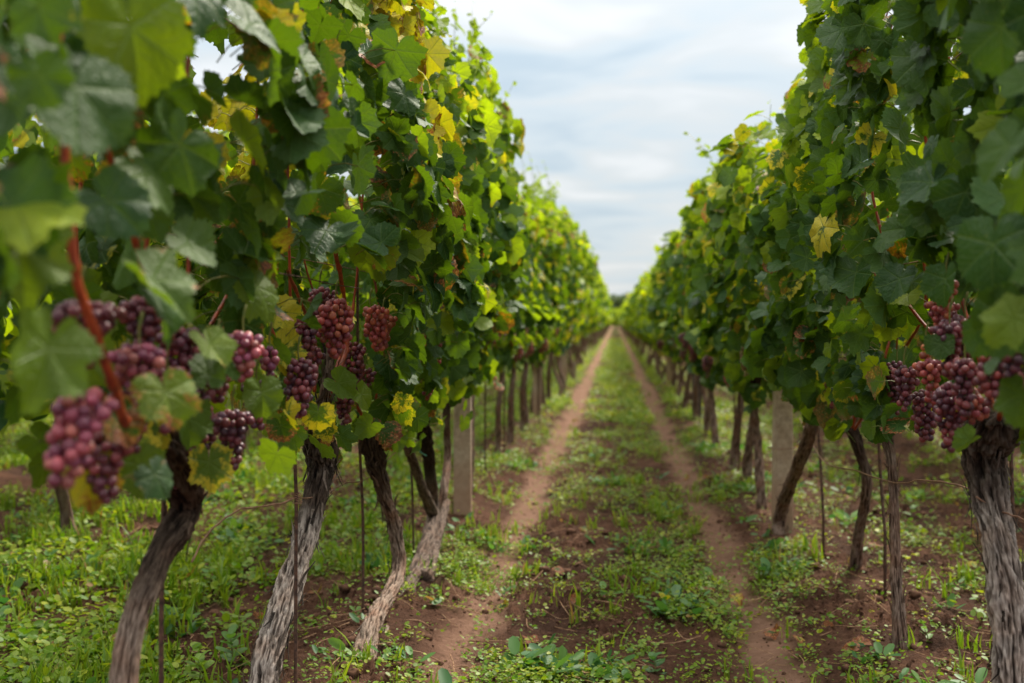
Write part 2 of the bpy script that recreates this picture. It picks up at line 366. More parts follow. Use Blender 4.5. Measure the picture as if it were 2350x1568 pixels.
dmp = sst(0.05, 0.5, fbm(GX * 2.3, GY * 1.6, 21.0, 3)) * (1 - tm) * 1.0
V = np.stack([GX, GY, H], -1).reshape(-1, 3)
tint = np.stack([covm, tm, dmp, np.ones_like(tm)], -1).reshape(-1, 4)
ny, nx = GX.shape
i, j = np.meshgrid(np.arange(ny - 1), np.arange(nx - 1), indexing='ij')
q = np.stack([i * nx + j, i * nx + j + 1, (i + 1) * nx + j + 1, (i + 1) * nx + j], -1).reshape(-1, 4)
isT = (tm[:-1, :-1] > 0.5).ravel() & (GY[:-1, :-1].ravel() < 160) & (GY[:-1, :-1].ravel() > 1)
def sub(q, name, m):
    u, inv = np.unique(q, return_inverse=True)
    return mesh_np(name, V[u], inv.reshape(q.shape), m, attrs={'tint': tint[u]})
tag(link('ground', sub(q[~isT], 'ground', SOIL)), 'reddish brown weedy soil between and under the vine rows', kind='structure')
qx = GX[:-1, :-1].ravel()
tag(link('path', sub(q[isT & (qx < 0)], 'path', PATHM)), 'bare packed wheel track along the foot of the left vine row', kind='structure')
tag(link('path', sub(q[isT & (qx > 0)], 'path', PATHM)), 'bare packed wheel track along the foot of the right vine row', kind='structure')
def gz(x, y): return float(height(np.array([float(x)]), np.array([float(y)]))[0])

# ------------------------------------------------------------------ leaves
def leaf_base(Nn, rings, teeth=0.085):
    tb = [(0, 1.0), (12, .94), (28, .81), (40, .87), (52, .94), (64, .88), (80, .73), (95, .80), (108, .85), (122, .80), (138, .69), (150, .67), (162, .60), (172, .42), (180, .10)]
    th = (np.arange(Nn) / Nn) * 2 * np.pi - np.pi
    d = np.abs(np.degrees(th)); r = np.interp(d, [a for a, _ in tb], [b_ for _, b_ in tb])
    if teeth: r = r * (1 + teeth * (((np.arange(Nn) % 3) == 1) * 1.0 - 0.4) * (d < 165))
    rr = [0.0] if rings == 1 else None
    vs = [np.array([[0.0, 0.0]])]
    for k in range(1, rings + 1):
        q_ = k / rings; rk = r if k == rings else q_ * (r * q_ + (1 - q_) * 0.8 * np.minimum(1, r * 2.2))
        vs.append(np.stack([rk * np.sin(th), rk * np.cos(th)], 1))
    v = np.vstack(vs); f = []
    for a in range(Nn):
        b_ = (a + 1) % Nn
        if a == Nn - 1: continue      # the sinus at the petiole stays open
        f.append((0, 1 + b_, 1 + a))
        for k in range(1, rings):
            p, q_ = 1 + (k - 1) * Nn, 1 + k * Nn
            f += [(p + a, p + b_, q_ + b_), (p + a, q_ + b_, q_ + a)]
    return v, np.array(f)
LB = {0: leaf_base(60, 3), 1: leaf_base(30, 2, 0.04), 2: leaf_base(14, 1, 0), 3: leaf_base(6, 1, 0)}
def ell_base(n=6, w_=0.3):
    th = np.arange(n) / n * 2 * np.pi; v = np.stack([w_ * np.sin(th) , 0.5 - 0.5 * np.cos(th)], 1)
    return v, np.array([(0, a, a + 1) for a in range(1, n - 1)])
def place(base, pos, nrm, tip, sc, tint, rg, curl=1.0):
    """one mesh's worth of leaves: base outline, positions, normals, tip directions, scales and per-leaf tints"""
    bv, bf = base; n = len(pos)
    nrm = nrm / np.linalg.norm(nrm, axis=1)[:, None]
    tip = tip - nrm * np.sum(tip * nrm, 1)[:, None]; tip /= np.linalg.norm(tip, axis=1)[:, None] + 1e-9
    side = np.cross(tip, nrm)
    x = bv[None, :, 0] * np.ones((n, 1)); y = bv[None, :, 1] * np.ones((n, 1))
    if curl > .7 and len(bv) > 6:      # no two leaves cut alike
        t0 = np.arctan2(x, y); k_ = 1 + rg.uniform(-.09, .05, (n, 1)) * np.cos(t0 * 6.9) + rg.uniform(-.06, .06, (n, 1)) * np.sin(t0 * 2 + 1) + rg.uniform(-.05, .05, (n, 1)) * np.sin(t0 * 11 + rg.uniform(0, 6, (n, 1)))
        x = x * k_ * rg.uniform(.88, 1.12, (n, 1)); y = y * k_
    r2 = x * x + y * y; th = np.arctan2(x, y)
    u = lambda a, b_: rg.uniform(a, b_, (n, 1))
    z = u(-0.05, 0.42) * np.abs(x) * curl - u(-0.05, 0.32) * y * np.abs(y) * curl - u(-0.05, 0.30) * r2 * curl
    z = z + u(0.02, 0.13) * curl * np.sin(u(2.0, 5.5).round() * th + u(0, 6.3)) * r2 + u(-.2, .2) * curl * x * y
    z = z + 0.06 * curl * np.abs(np.sin(th * 3.45)) * np.sqrt(r2) 
    roll = np.clip(u(-0.6, 0.9), 0, 1) * curl * np.maximum(0, np.abs(x) * np.sign(x * (u(-1, 1))) - 0.45) * 1.6; z = z + roll
    P = pos[:, None] + sc[:, None, None] * (x[..., None] * side[:, None] * 1.0 + y[..., None] * tip[:, None] + z[..., None] * nrm[:, None])
    f = (bf[None] + (np.arange(n) * len(bv))[:, None, None]).reshape(-1, 3)
    uv = np.tile(bv, (n, 1)); t_ = np.repeat(tint, len(bv), axis=0)
    return P.reshape(-1, 3), f, uv, t_
def hw(z, Ht):                   # half width of the leaf wall at height z
    q_ = np.clip((z - 0.62) / (Ht - 0.62), 0, 1)
    return 0.07 + 0.13 * sst(0, .30, q_) + 0.12 * np.sin(np.pi * np.clip(q_ * 0.95 + 0.08, 0, 1)) ** 0.8
def canopy(n, Ht, zb, y0, y1, rg, inner=0, young=0.06, yel=0.08, aut=0.06, seed=0.0, size=(0.034, 0.074), xc=0.0, skip=None, wid=1.0, patch=None):
    """leaf centres, normals, tips, sizes and tints for a stretch of leaf wall; inner is the side that faces the lane"""
    y = rg.uniform(y0, y1, n); z = zb + (Ht - zb) * rg.beta(1.15, 1.05, n)
    zb_ = zb + 0.10 * pn(y * 2.2, seed, 1.5); z = np.where(z < zb_, z + 0.25, z)
    side = np.where(rg.rand(n) < (0.5 + 0.14 * abs(inner)), 1.0, -1.0) * (np.sign(inner) if inner else 1)
    lump = 1 + 0.60 * fbm(y * 2.6 + seed, z * 2.6, side * 3 + seed, 3)
    dep = np.clip(rg.exponential(0.16, n), 0, 0.95)
    x = side * hw(z, Ht) * np.clip(lump, 0.4, 1.6) * (1 - dep) * wid
    az = rg.uniform(-1.45, 1.45, n); nr = np.stack([side * np.cos(az), np.sin(az), np.tan(np.clip(rg.normal(0.40, 0.42, n), -.7, 1.3)) + 1.0 * sst(Ht - 0.3, Ht, z)], 1)
    tp = np.stack([side * 0.35, 0 * y, -1.0 + 0 * y], 1) + rg.normal(0, 0.60, (n, 3))
    top = sst(Ht - 0.65, Ht - 0.02, z)
    sc_ = (size[0] + (size[1] - size[0]) * rg.beta(1.1, 1.5, n)) * (1 - 0.38 * top * rg.rand(n))
    yo = np.clip((rg.rand(n) < young + 0.30 * top) * rg.uniform(0.35, 1, n) + 0.30 * top * rg.rand(n), 0, 1)
    ye = np.clip((rg.rand(n) < yel * .8 + 0.10 * top) * rg.uniform(0.35, 1.0, n) + 0.12 * rg.rand(n), 0, 1)
    au = np.clip((rg.rand(n) < aut) * rg.uniform(0.35, .95, n) + 0.25 * rg.rand(n), 0, 1)
    if patch is not None:
        k = np.exp(-((y - patch[0]) / patch[2]) ** 2 - ((z - patch[1]) / patch[2]) ** 2) > rg.uniform(.08, .6, n)
        ye = np.where(k, rg.uniform(1.15, 1.65, n), ye); au = np.where(k, rg.choice([.3, .6, 1.05], n), au); yo = np.where(k, .4 * rg.rand(n), yo)
    tt = np.stack([ye, au, rg.rand(n), yo], 1)
    P = np.stack([x + xc, y, z], 1)
    ok = np.ones(n, bool) if skip is None else ~skip(P)
    return P[ok], nr[ok], tp[ok], sc_[ok], tt[ok]
def sprigs(k, Ht, y0, y1, rg, xc=0.0, length=(0.12, 0.50)):
    """shoot tips standing out of the top: stems and small pale leaves"""
    st = Acc(); L = [[], [], [], [], []]
    for _ in range(k):
        y = rg.uniform(y0, y1); x = xc + rg.uniform(-0.14, 0.14); ln = rg.uniform(*length)
        lean = rg.normal(0, 0.28, 2); p0 = np.array((x, y, Ht - 0.22))
        C = catmull([p0, p0 + (lean[0] * .3 * ln, lean[1] * .3 * ln, 0.22 + ln * .3), p0 + (lean[0] * ln, lean[1] * ln, 0.18 + ln * .85)], 8)
        v, f = tube_arrays(C, np.linspace(0.003, 0.0012, 8), 4); st.add(v, f)
        for q_ in np.linspace(0.25, 1, int(6 + 12 * ln)):
            c_ = C[int(q_ * 7)]; d = rg.normal(0, 1, 3); d[2] = abs(d[2]) * .3 - .2; d /= np.linalg.norm(d)
            L[0].append(c_ + d * 0.035 * (1.4 - q_)); L[1].append(np.array((-d[2], d[0] * .3, 1.0)) + rg.normal(0, .5, 3)); L[2].append(d + (0, 0, -.5))
            L[3].append(0.064 * (1.25 - q_) * rg.uniform(.7, 1.2)); L[4].append((rg.rand() * .25, rg.rand() * .55, rg.rand(), min(1, 0.25 + q_ * .6)))
    return st, [np.array(a) for a in L]
def foliage_mesh(name, lod, parts, matl, rg, extra=None, petiole=False, xc=0.0, curl=1.0):
    P, nr, tp, sc_, tt = [np.concatenate(a) for a in zip(*parts)]
    v, f, uv, t_ = place(LB[lod], P, nr, tp, sc_, tt, rg, curl)
    stems = extra if extra is not None else Acc()
    if petiole:
        n = len(P); nn = nr / np.linalg.norm(nr, axis=1)[:, None]
        for k in range(n):
            if rg.rand() > 0.55: continue
            a = P[k]; l = rg.uniform(0.05, 0.09); tgt = np.array((xc - a[0], 0, 0)) * 0.5 + (0, rg.normal(0, .05), -0.02) - nn[k] * 0.04
            e_ = a + tgt / (np.linalg.norm(tgt) + 1e-6) * l
            vv, ff = tube_arrays(catmull([a, (a + e_) / 2 + (0, 0, 0.012), e_], 4), 0.0013, 3); stems.add(vv, ff)
    nf = len(f)
    if stems.n:
        sv, sf = np.vstack(stems.v), np.vstack(stems.f); f = np.vstack([f, sf + len(v)]); v = np.vstack([v, sv])
        uv = np.vstack([uv, np.zeros((len(sv), 2))]); t_ = np.vstack([t_, np.tile([0, 0, .5, 1.], (len(sv), 1))])
    me = mesh_np(name, v, f, matl, uv, {'tint': t_})
    if stems.n:
        me.materials.append(STEMG); mi = np.zeros(len(f), np.int32); mi[nf:] = 1
        if len(me.polygons) == len(f): me.polygons.foreach_set('material_index', mi)
    return me

# ------------------------------------------------------------------ trunks, canes, bunches
def trunk_mesh(name, pts, rads, ks, ns, matl, dark_from=2.0, head=0.0, seed=0.0, shreds=0, rg=None, amp=0.19):
    C = catmull(pts, ns); s = np.concatenate([[0], np.cumsum(np.linalg.norm(np.diff(C, axis=0), axis=1))]); Lt = s[-1]; q_ = s / Lt
    rad = np.interp(np.linspace(0, 1, ns), np.linspace(0, 1, len(rads)), rads)
    th = np.arange(ks) / ks * 2 * np.pi; S, TH = np.meshgrid(s, th, indexing='ij'); Q = S / Lt
    tw = TH + S * 2.2
    c_, s_ = np.cos(tw), np.sin(tw)
    a = 2.6; r1 = 1 - np.abs(fbm(c_ * a, s_ * a, S * 12 + seed, 3, 0.6)) * 1.6
    r2 = 1 - np.abs(pn(c_ * a * 2.3, s_ * a * 2.3, S * 30 + seed)) * 1.7
    big = fbm(np.cos(TH) * 0.9, np.sin(TH) * 0.9, S * 9 + seed, 2)
    hd = sst(0.80, 0.95, Q) * head
    kn = fbm(np.cos(TH) * 1.6, np.sin(TH) * 1.6, S * 26 + seed + 9, 3)
    disp = rad[:, None] * (amp * (r1 - 0.82) + amp * 0.6 * (r2 - 0.8) + 0.24 * big + hd * (0.42 * kn + 0.14))
    # knots
    for _ in range(3 if ks > 20 else 0):
        k0, t0 = rg.uniform(0.2, 0.8), rg.uniform(0, 6.28)
        d2 = ((Q - k0) * Lt / 0.028) ** 2 + (np.angle(np.exp(1j * (TH - t0))) * rad[:, None] / 0.02) ** 2
        disp += rad[:, None] * (0.30 * np.exp(-d2) - 0.22 * np.exp(-d2 * 6))
    v, f = tube_arrays(C, rad, ks, disp)
    rd = np.clip(0.15 + 0.55 * r1 + 0.3 * r2, 0, 1).ravel(); dk = sst(dark_from - 0.06, dark_from + 0.05, Q + 0.06 * r1).ravel()
    tt = np.stack([rd, dk, np.full_like(rd, 0.5), np.ones_like(rd)], 1); tt = np.vstack([tt, tt[:1], tt[-1:]])
    A_ = Acc(); A_.add(v, f, tt)
    T, An, Bn = frames(C)
    for _ in range(shreds):
        i0 = rg.randint(2, int(ns * 0.9)); t0 = rg.uniform(0, 6.28); d = np.cos(t0) * An[i0] + np.sin(t0) * Bn[i0]
        sd_ = np.cross(T[i0], d); ln = rg.uniform(0.02, 0.07); wd = rg.uniform(0.0015, 0.004); p = C[i0] + d * rad[i0] * 1.03
        off = rg.uniform(0.1, 0.45) * ln; sg = rg.choice([-1, 1])
        a0 = p; a1 = p + T[i0] * ln * .5 * sg + d * off * .25; a2 = p + T[i0] * ln * sg + d * off + sd_ * rg.normal(0, .006)
        vv = np.array([a0 - sd_ * wd, a0 + sd_ * wd, a1 - sd_ * wd, a1 + sd_ * wd, a2 - sd_ * wd * .3, a2 + sd_ * wd * .3])
        vv = np.vstack([vv, vv + d * 0.0012])
        ff = np.array([(0, 1, 3), (0, 3, 2), (2, 3, 5), (2, 5, 4), (6, 9, 7), (6, 8, 9), (8, 11, 9), (8, 10, 11), (0, 2, 8), (0, 8, 6), (1, 9, 3), (1, 7, 9), (2, 4, 10), (2, 10, 8), (3, 11, 5), (3, 9, 11)])
        A_.add(vv, ff, (rg.uniform(.1, .7), 0.4 * rg.rand(), 0.5, 1.0))
    return A_.mesh(name, matl), C
def cane_mesh(name, pts, r0=0.005, r1=0.003, n=None, k=8, matl=None):
    pts = np.asarray(pts); n = n or max(10, len(pts) * 12); C = catmull(pts, n)
    s = np.concatenate([[0], np.cumsum(np.linalg.norm(np.diff(C, axis=0), axis=1))])
    rad = np.linspace(r0, r1, n) * (1 + 0.38 * np.exp(-(((s + 0.03) % 0.085 - 0.042) / 0.006) ** 2))
    C = C + np.stack([0.0022 * pn(s * 18, 1.0), 0.0022 * pn(s * 18, 5.0), 0 * s], 1)
    v, f = tube_arrays(C, rad, k); return mesh_np(name, v, f, matl or CANE)
def ico(sub_):
    bm = bmesh.new(); bmesh.ops.create_icosphere(bm, subdivisions=sub_, radius=1.0)
    v = np.array([x.co[:] for x in bm.verts]); f = np.array([[a.index for a in x.verts] for x in bm.faces]); bm.free(); return v, f
ICO = {1: ico(1), 2: ico(2), 3: ico(3)}
PAL = {'salmon': [(0.56, 0.115, 0.080), (0.44, 0.080, 0.075), (0.64, 0.19, 0.085), (0.30, 0.055, 0.075)],
       'pink': [(0.42, 0.075, 0.065), (0.30, 0.048, 0.062), (0.50, 0.14, 0.070), (0.20, 0.040, 0.065)],
       'dark': [(0.17, 0.034, 0.055), (0.24, 0.048, 0.062), (0.10, 0.028, 0.052), (0.32, 0.065, 0.060)],
       'rosy': [(0.46, 0.095, 0.12), (0.34, 0.065, 0.125), (0.56, 0.19, 0.14), (0.22, 0.05, 0.12)],
       'amber': [(0.56, 0.17, 0.050), (0.42, 0.09, 0.050), (0.28, 0.05, 0.050), (0.46, 0.12, 0.060)],
       'green': [(0.30, 0.28, 0.060), (0.36, 0.25, 0.075), (0.22, 0.23, 0.055), (0.40, 0.20, 0.08)]}
def bunch_mesh(L, W, rb, pal, rg, sub_=2, lean=(0, 0)):
    """a cluster hanging down from the origin"""
    pts = []; tries = 0; L, W, rb = L * 1.08, W * 1.12, rb * 1.0; ph = rg.uniform(0, 6.28); sh = rg.uniform(.1, .4)
    while tries < 12000 and len(pts) < 260:
        tries += 1
        q_ = rg.rand(); z = -L * q_
        rr = W * 0.5 * (1.0 - 0.62 * q_ ** 1.5) * min(1, 0.55 + q_ * 4)
        a = rg.uniform(0, 6.283); rr = max(rr - rb, 0.002) * (1 + 0.22 * math.sin(5 * q_ + L * 90) + sh * math.cos(a - ph) * (1 - q_) + .15 * math.sin(3 * a + 7 * q_))
        k = math.sqrt(rg.uniform(0.25, 1)); p = np.array((rr * k * math.cos(a) + lean[0] * q_, rr * k * math.sin(a) + lean[1] * q_, z))
        if pts:
            D = np.linalg.norm(np.array(pts) - p, axis=1)
            if D.min() < rb * 1.72: continue
        pts.append(p)
    A_ = Acc(); bv, bf = ICO[sub_]; cols = PAL[pal]; base = rg.randint(len(cols))
    for p in pts:
        r = rb * rg.uniform(0.82, 1.10); c_ = np.array(cols[rg.randint(len(cols))]) * .7 + np.array(cols[base]) * .3
        c_ = c_ * rg.uniform(0.5, 1.1)
        A_.add(bv * r * (1, 1, rg.uniform(0.98, 1.08)) + p, bf, (*c_, 1.0))
    return A_.mesh('grape_bunch', GRAPE)
def bunch_stem(L):
    return cane_mesh('bunch_stem', [(0.004, 0.0, 0.05), (0, 0, 0.02), (0.002, 0.001, -L * .4), (0, 0, -L * .7)], 0.0022, 0.0012, 12, 5, STEMG)
def put_bunch(parent, top, L, W, pal, rg, rb=0.0077, sub_=2, label=None, lean=(0, 0), rot=None):
    o = link('grape_bunch', bunch_mesh(L, W, rb, pal, rg, sub_, lean), parent, Vector(top) - parent.location)
    if rot: o.rotation_euler = rot
    link('bunch_stem', bunch_stem(L), o)
    if label: o['label'] = label
    return o
def root(name, loc, label, cat, group=None):
    o = bpy.data.objects.new(name, None); COL.objects.link(o); o.location = loc; o.empty_display_size = 0.2
    return tag(o, label, cat, group)
def local(me, o):                # world-space mesh -> the parent's space
    me.transform(Matrix.Translation(-o.location)); return me

# ---- silhouettes along the rows
def topL(y): return float(np.interp(y, [0, 2.8, 3.6, 4.5, 5.2, 6.1, 7, 8, 10, 14, 18, 30, 60, 150], [2.3, 2.2, 2.04, 1.97, 1.98, 2.02, 1.92, 1.88, 1.92, 2.05, 2.22, 2.3, 2.3, 2.2]))
def topR(y): return float(np.interp(y, [0, 2.6, 3.4, 4.2, 5, 6, 9, 14, 30, 150], [2.4, 2.4, 2.06, 1.92, 1.82, 1.78, 1.74, 1.76, 1.78, 1.8]))
XL, XR = -0.775, 0.775

OPEN = []
def open_skip(P):               # the fruit of the second vine hangs free of leaves on its lane side
    k = np.zeros(len(P), bool)
    for c_, q_ in OPEN:
        fr = P[:, 0] - c_[0]; f2 = np.clip(fr, 0, .35)
        k |= (fr > -.01) & (np.abs(P[:, 1] - c_[1] + f2 * 4.1) < q_ * 2.2 + f2 * .5) & (np.abs(P[:, 2] - c_[2] - .02 - f2 * .25) < q_ * 1.15)
    return k
def fruit_skip(bunches, inner):
    cs = [np.array(b_[0]) - (0, 0, b_[1] * .5) for b_ in bunches]; rr = [max(b_[1], b_[2]) * .5 + .055 for b_ in bunches]
    def f(P):
        k = np.zeros(len(P), bool)
        for c_, q_ in zip(cs, rr):
            fr = (P[:, 0] - c_[0]) * inner
            yc = P[:, 1] - c_[1] + np.clip(fr, 0, .3) * 3.2      # keeps the fruit open towards the near end of the lane too
            k |= (fr > -.02) & (np.abs(yc) < q_ + .03) & (P[:, 2] > c_[2] - q_) & (P[:, 2] < c_[2] + q_ + .05)
        return k
    return f
def hero_vine(label, X, y0, half, trunk_pts, rads, bark, seed, nleaf, lod=0, ks=72, ns=260, inner=1, head=1.0, dark=0.82, canes=(), bunches=(), zb=0.70, shreds=60,
              random_bunches=0, pal='pink', young=0.06, yel=0.08, aut=0.06, skip=None, spr=3, extra_trunks=(), ncane=5, wid=0.8, heroleaves=(), patch=None, post_skip=None, low=18):
    rg = np.random.RandomState(int(seed * 10) + 5)
    base = np.array(trunk_pts[0]); z0 = gz(base[0], base[1])
    if label.startswith('sharp'): rg = np.random.RandomState(77)
    r = root('grapevine', (base[0], base[1], z0), label, 'grapevine')
    tps = [np.array(p, float) for p in trunk_pts]; tps[0][2] = z0 - 0.06
    me, C = trunk_mesh('trunk', tps, rads, ks, ns, bark, dark, head, seed, shreds, rg)
    link('trunk', local(me, r), r)
    for ep, er in extra_trunks:
        me, _ = trunk_mesh('trunk', ep, er, ks, ns // 2, bark, 2, 0.2, seed + 3, shreds // 2, rg); link('trunk_arm', local(me, r), r)
    Ht = (topL if X < 0 else topR)(y0)
    hp = tps[-1]
    for pts, r0, r1, mt_ in canes:
        link('cane', local(cane_mesh('cane', pts, r0, r1, matl=mt_), r), r)
    for k in range(ncane):
        yy = y0 + half * (-0.9 + 1.8 * (k + .5) / ncane) + rg.normal(0, .04); xo = X + rg.normal(0, 0.07)
        pts = [hp + (0, 0, -0.02), (hp + np.array((xo, yy, hp[2] + 0.30))) / 2 + (0, 0, -0.02), (xo, yy, hp[2] + 0.30), (xo + rg.normal(0, .05), yy + rg.normal(0, .06), 1.5), (X + rg.normal(0, .08), yy + rg.normal(0, .12), Ht - 0.1)]
        link('cane', local(cane_mesh('cane', pts, 0.0048, 0.0024, 40, 6), r), r)
    pr = canopy(nleaf, Ht, zb, y0 - half, y0 + half, rg, inner, young, yel, aut, seed, xc=X, skip=(lambda P: (np.abs(P[:, 1] - post_skip[0]) < post_skip[1]) & (P[:, 2] < .98)) if post_skip else (fruit_skip(bunches, inner) if bunches else None), wid=wid, patch=patch)
    if X < 0 and y0 < 4: k_ = ~open_skip(pr[0]); pr = tuple(a[k_] for a in pr)
    st, sp = sprigs(spr, Ht, y0 - half, y0 + half, rg, X)
    parts = [pr] + ([sp] if spr else [])
    if low:                      # leaves hanging low round the fruit and the head of the trunk
        n = low; y = y0 + rg.uniform(-half, half, n); z = rg.uniform(hp[2] - .06, 1.02, n); xo = X + inner * rg.choice([-.10, -.04, .10, .16], n) + rg.normal(0, .03, n)
        az = rg.uniform(-1.4, 1.4, n); PL = np.stack([xo, y, z], 1); nr_ = np.stack([inner * np.cos(az), np.sin(az), rg.normal(.3, .4, n)], 1); tp_ = rg.normal(0, .5, (n, 3)) + (inner * .2, 0, -1)
        tt_ = np.stack([rg.uniform(0, 1.1, n) * (rg.rand(n) < .45), rg.uniform(0, 1.05, n) * (rg.rand(n) < .35), rg.rand(n), .5 * rg.rand(n)], 1)
        k = np.ones(n, bool)
        if bunches: k = ~fruit_skip(bunches, inner)(PL) | (rg.rand(n) < .22)
        if X < 0: k &= ~open_skip(PL)
        if post_skip: k &= np.abs(y - post_skip[0]) > post_skip[1]
        parts.append((PL[k], nr_[k], tp_[k], rg.uniform(.030, .056, n)[k], tt_[k]))
    me = foliage_mesh('foliage', lod, parts, LEAF, rg, extra=st, petiole=True, xc=X)
    link('foliage', local(me, r), r)
    for hl in heroleaves:
        P_, n_, t_, s_, tt_ = hl[:5]
        v, f, uv, ta = place(leaf_base(96, 5), np.array([P_]), np.array([n_], float), np.array([t_], float), np.array([s_]), np.array([tt_], float), np.random.RandomState(int(s_ * 1e4) + len(heroleaves)), 0.8)
        o = link('large_leaf', local(mesh_np('large_leaf', v, f, LEAF, uv, {'tint': ta}), r), r)
        if len(hl) > 5: o['label'] = hl[5]
    for bb in bunches: put_bunch(r, bb[0], bb[1], bb[2], bb[3], rg, *bb[4:])
    for _ in range(random_bunches):
        p = (X + inner * rg.uniform(0.02, 0.20), y0 + rg.uniform(-half, half), rg.uniform(0.78, 1.0))
        put_bunch(r, p, rg.uniform(.09, .13), rg.uniform(.06, .08), pal, rg, 0.0077, 2 if y0 < 4 else 1)
    return r

# ------------------------------------------------------------------ the near vines, left row
OPEN += [(PX(778, 735, -.65) , .075), (PX(860, 745, -.65), .07), (PX(690, 865, -.65), .065)]
S = np.array
def HL(px, py, X, n, t, s, tt, *lab): return (PX(px, py, X), n, t, s, tt, *lab)
hero_vine('nearest grapevine of the left row, only its leaves reach into the picture', XL, 1.05, 0.40, [(XL, 1.05, 0), (XL + .03, 1.0, .3), (XL, 1.02, .68)], [.04, .036, .045],
          BARKB, 0.7, 260, ks=24, ns=60, ncane=3, shreds=0, spr=0, yel=0.04, zb=1.0, wid=.6, low=0)
hero_vine('blurred foremost trunk leaning left, heavy rosy grape clusters, left row', XL, 1.90, 0.46,
          [PX(215, 1740, -0.80), PX(285, 1540, -0.79), PX(355, 1300, -0.775), PX(425, 1180, -0.765), PX(405, 1090, -0.765), PX(345, 985, -0.76)], [.030, .021, .0215, .029, .037, .027],
          BARKT, 1.3, 620, zb=0.86, dark=0.60, yel=0.08, shreds=25, aut=0.24, spr=1, ncane=4, wid=.68, low=70,
          canes=[([PX(290, 975, -.62), PX(238, 820, -.60), PX(172, 620, -.60), PX(150, 370, -.60), PX(128, 50, -.60)], .0062, .0050, CANE),
                 ([PX(330, 900, -.70), PX(330, 640, -.66), PX(262, 400, -.64), PX(205, 220, -.63), PX(165, 40, -.64)], .0048, .0035, CANE)],
          bunches=[(PX(195, 905, -.62), .095, .082, 'rosy', .0080, 3, 'pink blurred grape cluster hanging low at the left', (-.025, -0.01)),
                   (PX(322, 800, -.64), .075, .068, 'rosy', .0078, 3), (PX(385, 850, -.65), .08, .065, 'dark', .0078, 3),
                   (PX(560, 770, -.60), .07, .06, 'rosy', .0080, 3), (PX(535, 950, -.66), .085, .07, 'dark', .0076, 3), (PX(470, 950, -.74), .07, .06, 'dark', .0076, 2),
                   (PX(400, 1010, -.76), .08, .06, 'dark', .0076, 2), (PX(190, 700, -.66), .07, .07, 'dark', .0078, 2), (PX(330, 690, -.66), .07, .07, 'dark', .0078, 2),
                   (PX(240, 1000, -.66), .08, .07, 'dark', .0078, 2), (PX(290, 860, -.68), .10, .08, 'dark', .0078, 2), (PX(450, 860, -.68), .10, .08, 'dark', .0078, 2), (PX(500, 800, -.66), .08, .07, 'dark', .0078, 2), (PX(420, 760, -.69), .09, .08, 'dark', .0078, 2), (PX(590, 880, -.68), .08, .06, 'dark', .0078, 2)],
          heroleaves=[HL(175, 200, -.54, (1, -.5, .25), (0.1, -.25, -1), .078, (.1, .42, .15, .05), 'big dark blurred leaf with a red patch on one lobe'),
                      HL(300, 60, -.53, (1, -.4, -.1), (-.1, .5, -1), .098, (.05, .1, .9, .35)),
                      HL(45, 560, -.60, (.8, -.6, .3), (0, .0, -1), .066, (.2, .1, .6, .3)),
                      HL(350, 640, -.56, (.8, -.4, .7), (0.3, .3, -.8), .066, (.25, .55, .4, .15), 'green blurred leaf with a pink scorched rim over the clusters'),
                      HL(330, 400, -.58, (.9, -.3, .6), (.1, .5, -.9), .062, (.05, .2, .5, .1)),
                      HL(110, 800, -.58, (.8, -.5, .2), (-.2, -.3, -.9), .066, (.1, .1, .7, .2)),
                      HL(430, 560, -.58, (.7, -.2, .9), (.2, .3, -.7), .052, (.1, .1, .3, .1)),
                      HL(590, 660, -.60, (.8, -.5, .5), (.3, .3, -.9), .060, (.3, .40, .7, .3)),
                      HL(480, 790, -.58, (.6, -.5, .9), (.3, 0, -.8), .045, (.4, .5, .6, .4)),
                      HL(380, 900, -.585, (.7, -.6, .4), (.2, 0, -1), .055, (.6, .75, .6, .4), 'mottled yellow green leaf among the clusters'),
                      HL(475, 860, -.585, (.8, -.6, .2), (-.1, .2, 1), .036, (.2, .3, .2, .1)),
                      HL(315, 1065, -.70, (.8, -.7, .1), (0, 0, -1), .054, (.25, .3, .7, .25)),
                      HL(480, 1060, -.68, (.8, -.7, .1), (.05, 0, -1), .054, (.7, .5, .7, .2), 'olive yellow leaf hanging beside the trunk'),
                      HL(205, 1090, -.68, (.9, -.5, .1), (.1, .1, -1), .05, (1, .8, .6, .2), 'orange and yellow leaf hanging low on the left'),
                      HL(265, 960, -.64, (.8, -.5, .5), (0.2, .1, -.7), .045, (.8, 1, .6, 0), 'brown scorched leaf by the pink cluster'),
                      HL(600, 900, -.60, (.8, -.6, .2), (.1, 0, -1), .048, (.35, .4, .7, .2))])
